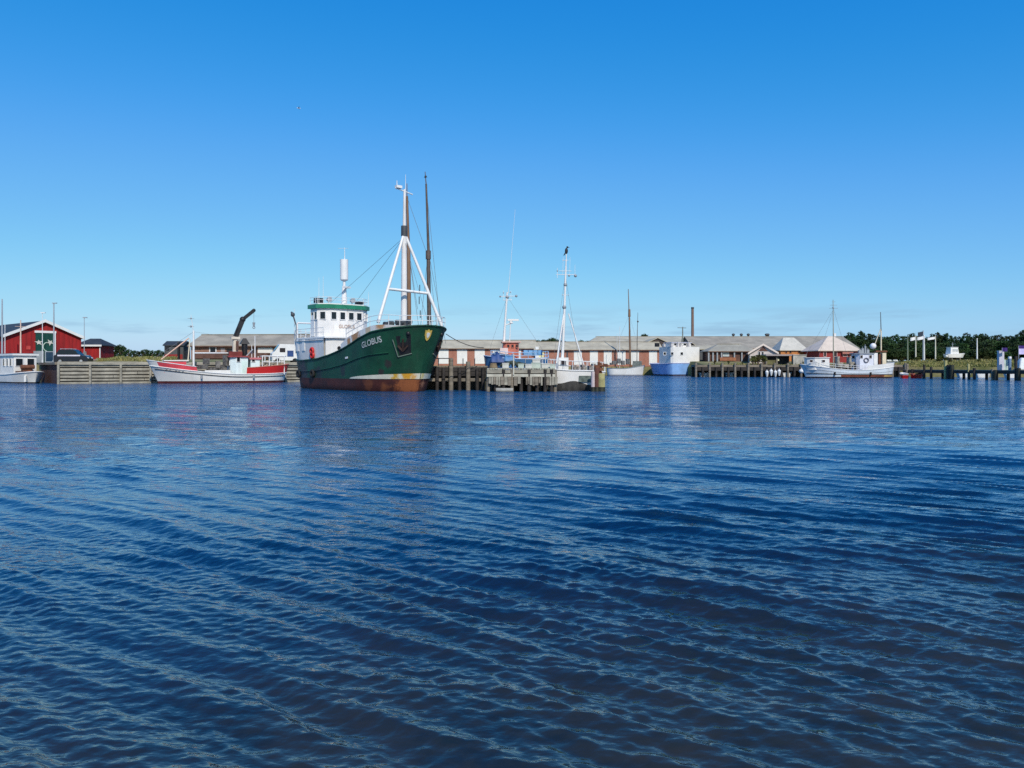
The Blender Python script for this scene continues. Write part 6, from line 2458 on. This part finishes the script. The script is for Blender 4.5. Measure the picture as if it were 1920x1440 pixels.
    L.new(nn, fr.inputs['Normal'])
    gl = nt.nodes.new('ShaderNodeBsdfGlossy')
    gl.inputs['Roughness'].default_value = .05
    gl.inputs['Color'].default_value = (1, 1, 1, 1)
    L.new(nn, gl.inputs['Normal'])
    df = nt.nodes.new('ShaderNodeBsdfDiffuse')
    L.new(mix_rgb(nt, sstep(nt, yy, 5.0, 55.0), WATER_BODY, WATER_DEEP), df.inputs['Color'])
    tr = nt.nodes.new('ShaderNodeBsdfTransparent')
    tr.inputs['Color'].default_value = (.72, .70, .42, 1)
    # the water clears towards the shallow shore on the right
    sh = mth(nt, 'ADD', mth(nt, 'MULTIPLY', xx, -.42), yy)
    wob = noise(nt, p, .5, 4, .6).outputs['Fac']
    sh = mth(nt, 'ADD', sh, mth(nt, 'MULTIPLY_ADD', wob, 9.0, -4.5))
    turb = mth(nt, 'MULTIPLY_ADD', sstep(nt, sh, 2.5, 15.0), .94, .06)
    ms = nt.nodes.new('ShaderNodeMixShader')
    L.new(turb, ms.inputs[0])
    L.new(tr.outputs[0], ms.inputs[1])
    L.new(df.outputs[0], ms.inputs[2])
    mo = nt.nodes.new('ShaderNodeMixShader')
    L.new(fr.outputs[0], mo.inputs[0])
    L.new(ms.outputs[0], mo.inputs[1])
    L.new(gl.outputs[0], mo.inputs[2])
    L.new(mo.outputs[0], out.inputs[0])
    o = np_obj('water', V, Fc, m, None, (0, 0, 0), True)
    tag(o, kind='structure')


WATER_A1, WATER_A2, WATER_A2F = .29, .024, .016
WATER_A3, WATER_A4 = .30, .30
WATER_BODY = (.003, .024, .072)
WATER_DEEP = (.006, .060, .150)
build_water()

# ------------------------------------------------------------------ gull high in the sky
d = 120.0
o = MB()
o.ball((0, 0, 0), .085, 10, 8, 0, .8)
o.cyl((-.06, 0, 0), (-.30, 0, .01), .075, .02, 8, 0).cyl((.03, 0, .01), (.2, 0, .03), .06, .045, 8, 0).ball((.24, 0, .045), .055, 8, 6, 0)
o.cyl((.28, 0, .04), (.36, 0, .03), .018, .006, 6, 1)
for sg in (-1, 1):
    o.slab([(.08, sg * .04, .03), (-.07, sg * .04, .03), (-.10, sg * .28, .11), (.05, sg * .30, .12)], (0, 0, .015), 1)
    o.slab([(.05, sg * .30, .12), (-.10, sg * .28, .11), (-.20, sg * .56, .05), (-.14, sg * .58, .05)], (0, 0, .012), 1)
tag(o.build('gull', [bird_white, bird_grey], None, W(560, 203, d), R(200)), 'pale gull flying high in the blue sky', 'bird')

# ------------------------------------------------------------------ sky, sun, camera
SUN_EL, SX, SY = R(41), .30, -.954
wd = bpy.data.worlds.new('World')
SC.world = wd
wd.use_nodes = True
nt = wd.node_tree
nt.nodes.clear()
L = nt.links
sky = nt.nodes.new('ShaderNodeTexSky')
sky.sky_type = 'NISHITA'
sky.sun_disc = False
sky.sun_elevation = SUN_EL
sky.sun_rotation = math.atan2(SX, SY)
sky.altitude = 0
sky.air_density = 1.0
sky.dust_density = .6
sky.ozone_density = 2.5
k1 = vm(nt, 'SCALE', sky.outputs[0], scale=.10).outputs[0]
rc = nt.nodes.new('ShaderNodeRGBCurve')
rc.mapping.use_clip = False
rc.mapping.extend = 'EXTRAPOLATED'
CUR = (((0, 0), (.114, .013), (.150, .032), (.242, .122), (.40, .24), (.514, .337), (.60, .41), (.80, .66), (1, 1.0)),
       ((0, .03), (.191, .227), (.251, .292), (.376, .413), (.50, .52), (.591, .60), (.80, .75), (1, .88)),
       ((0, .35), (.342, .694), (.418, .753), (.546, .863), (.62, .89), (.80, .93), (1, .98)))
for ci, pts in enumerate(CUR):
    cv = rc.mapping.curves[ci]
    while len(cv.points) < len(pts):
        cv.points.new(.5, .5)
    for pt, (x_, y_) in zip(cv.points, pts):
        pt.location = (x_, y_)
        pt.handle_type = 'AUTO_CLAMPED'
rc.mapping.update()
L.new(k1, rc.inputs['Color'])
# thin grey streaks of cloud lying low over the horizon
gen = nt.nodes.new('ShaderNodeTexCoord').outputs['Generated']
cl = noise(nt, gen, 5.0, 6, .6, (1, 1, 9))
gs = nt.nodes.new('ShaderNodeSeparateXYZ')
L.new(gen, gs.inputs[0])
band = mth(nt, 'MULTIPLY', sstep(nt, gs.outputs[2], .015, .045), sstep(nt, gs.outputs[2], .085, .05))
cm = mth(nt, 'MULTIPLY', mth(nt, 'MULTIPLY', sstep(nt, cl.outputs['Fac'], .47, .66), band), .6)
skc = mix_rgb(nt, cm, rc.outputs[0], (.27, .46, .66))
k2 = vm(nt, 'SCALE', skc, scale=10.0).outputs[0]
bg = nt.nodes.new('ShaderNodeBackground')
bg.inputs[1].default_value = .10
L.new(k2, bg.inputs[0])
ow = nt.nodes.new('ShaderNodeOutputWorld')
L.new(bg.outputs[0], ow.inputs[0])

ld = bpy.data.lights.new('sun', 'SUN')
ld.energy = 3.7
ld.angle = R(.53)
ld.color = (1, .93, .82)
lo = bpy.data.objects.new('sun', ld)
COL.objects.link(lo)
lo.rotation_euler = Vector((-SX * math.cos(SUN_EL), -SY * math.cos(SUN_EL), -math.sin(SUN_EL))).to_track_quat('-Z', 'Y').to_euler()
lo.location = (60, -60, 80)

cd = bpy.data.cameras.new('camera')
cd.sensor_width = 36
cd.lens = 36 * F / 1920
cd.shift_y = -(720 - YH) / 1920
cd.clip_start = .05
cd.clip_end = 6000
co = bpy.data.objects.new('camera', cd)
COL.objects.link(co)
co.location = (0, 0, EYE)
co.rotation_euler = (PI / 2, 0, 0)
SC.camera = co
vs_ = SC.view_settings
vs_.view_transform = 'Standard'
vs_.look = 'None'
vs_.exposure = 0
vs_.gamma = 1
SC.render.engine = 'CYCLES'
SC.cycles.max_bounces = 6
SC.cycles.transparent_max_bounces = 8
SC.cycles.caustics_reflective = False
SC.cycles.caustics_refractive = False
SC.cycles.use_denoising = False
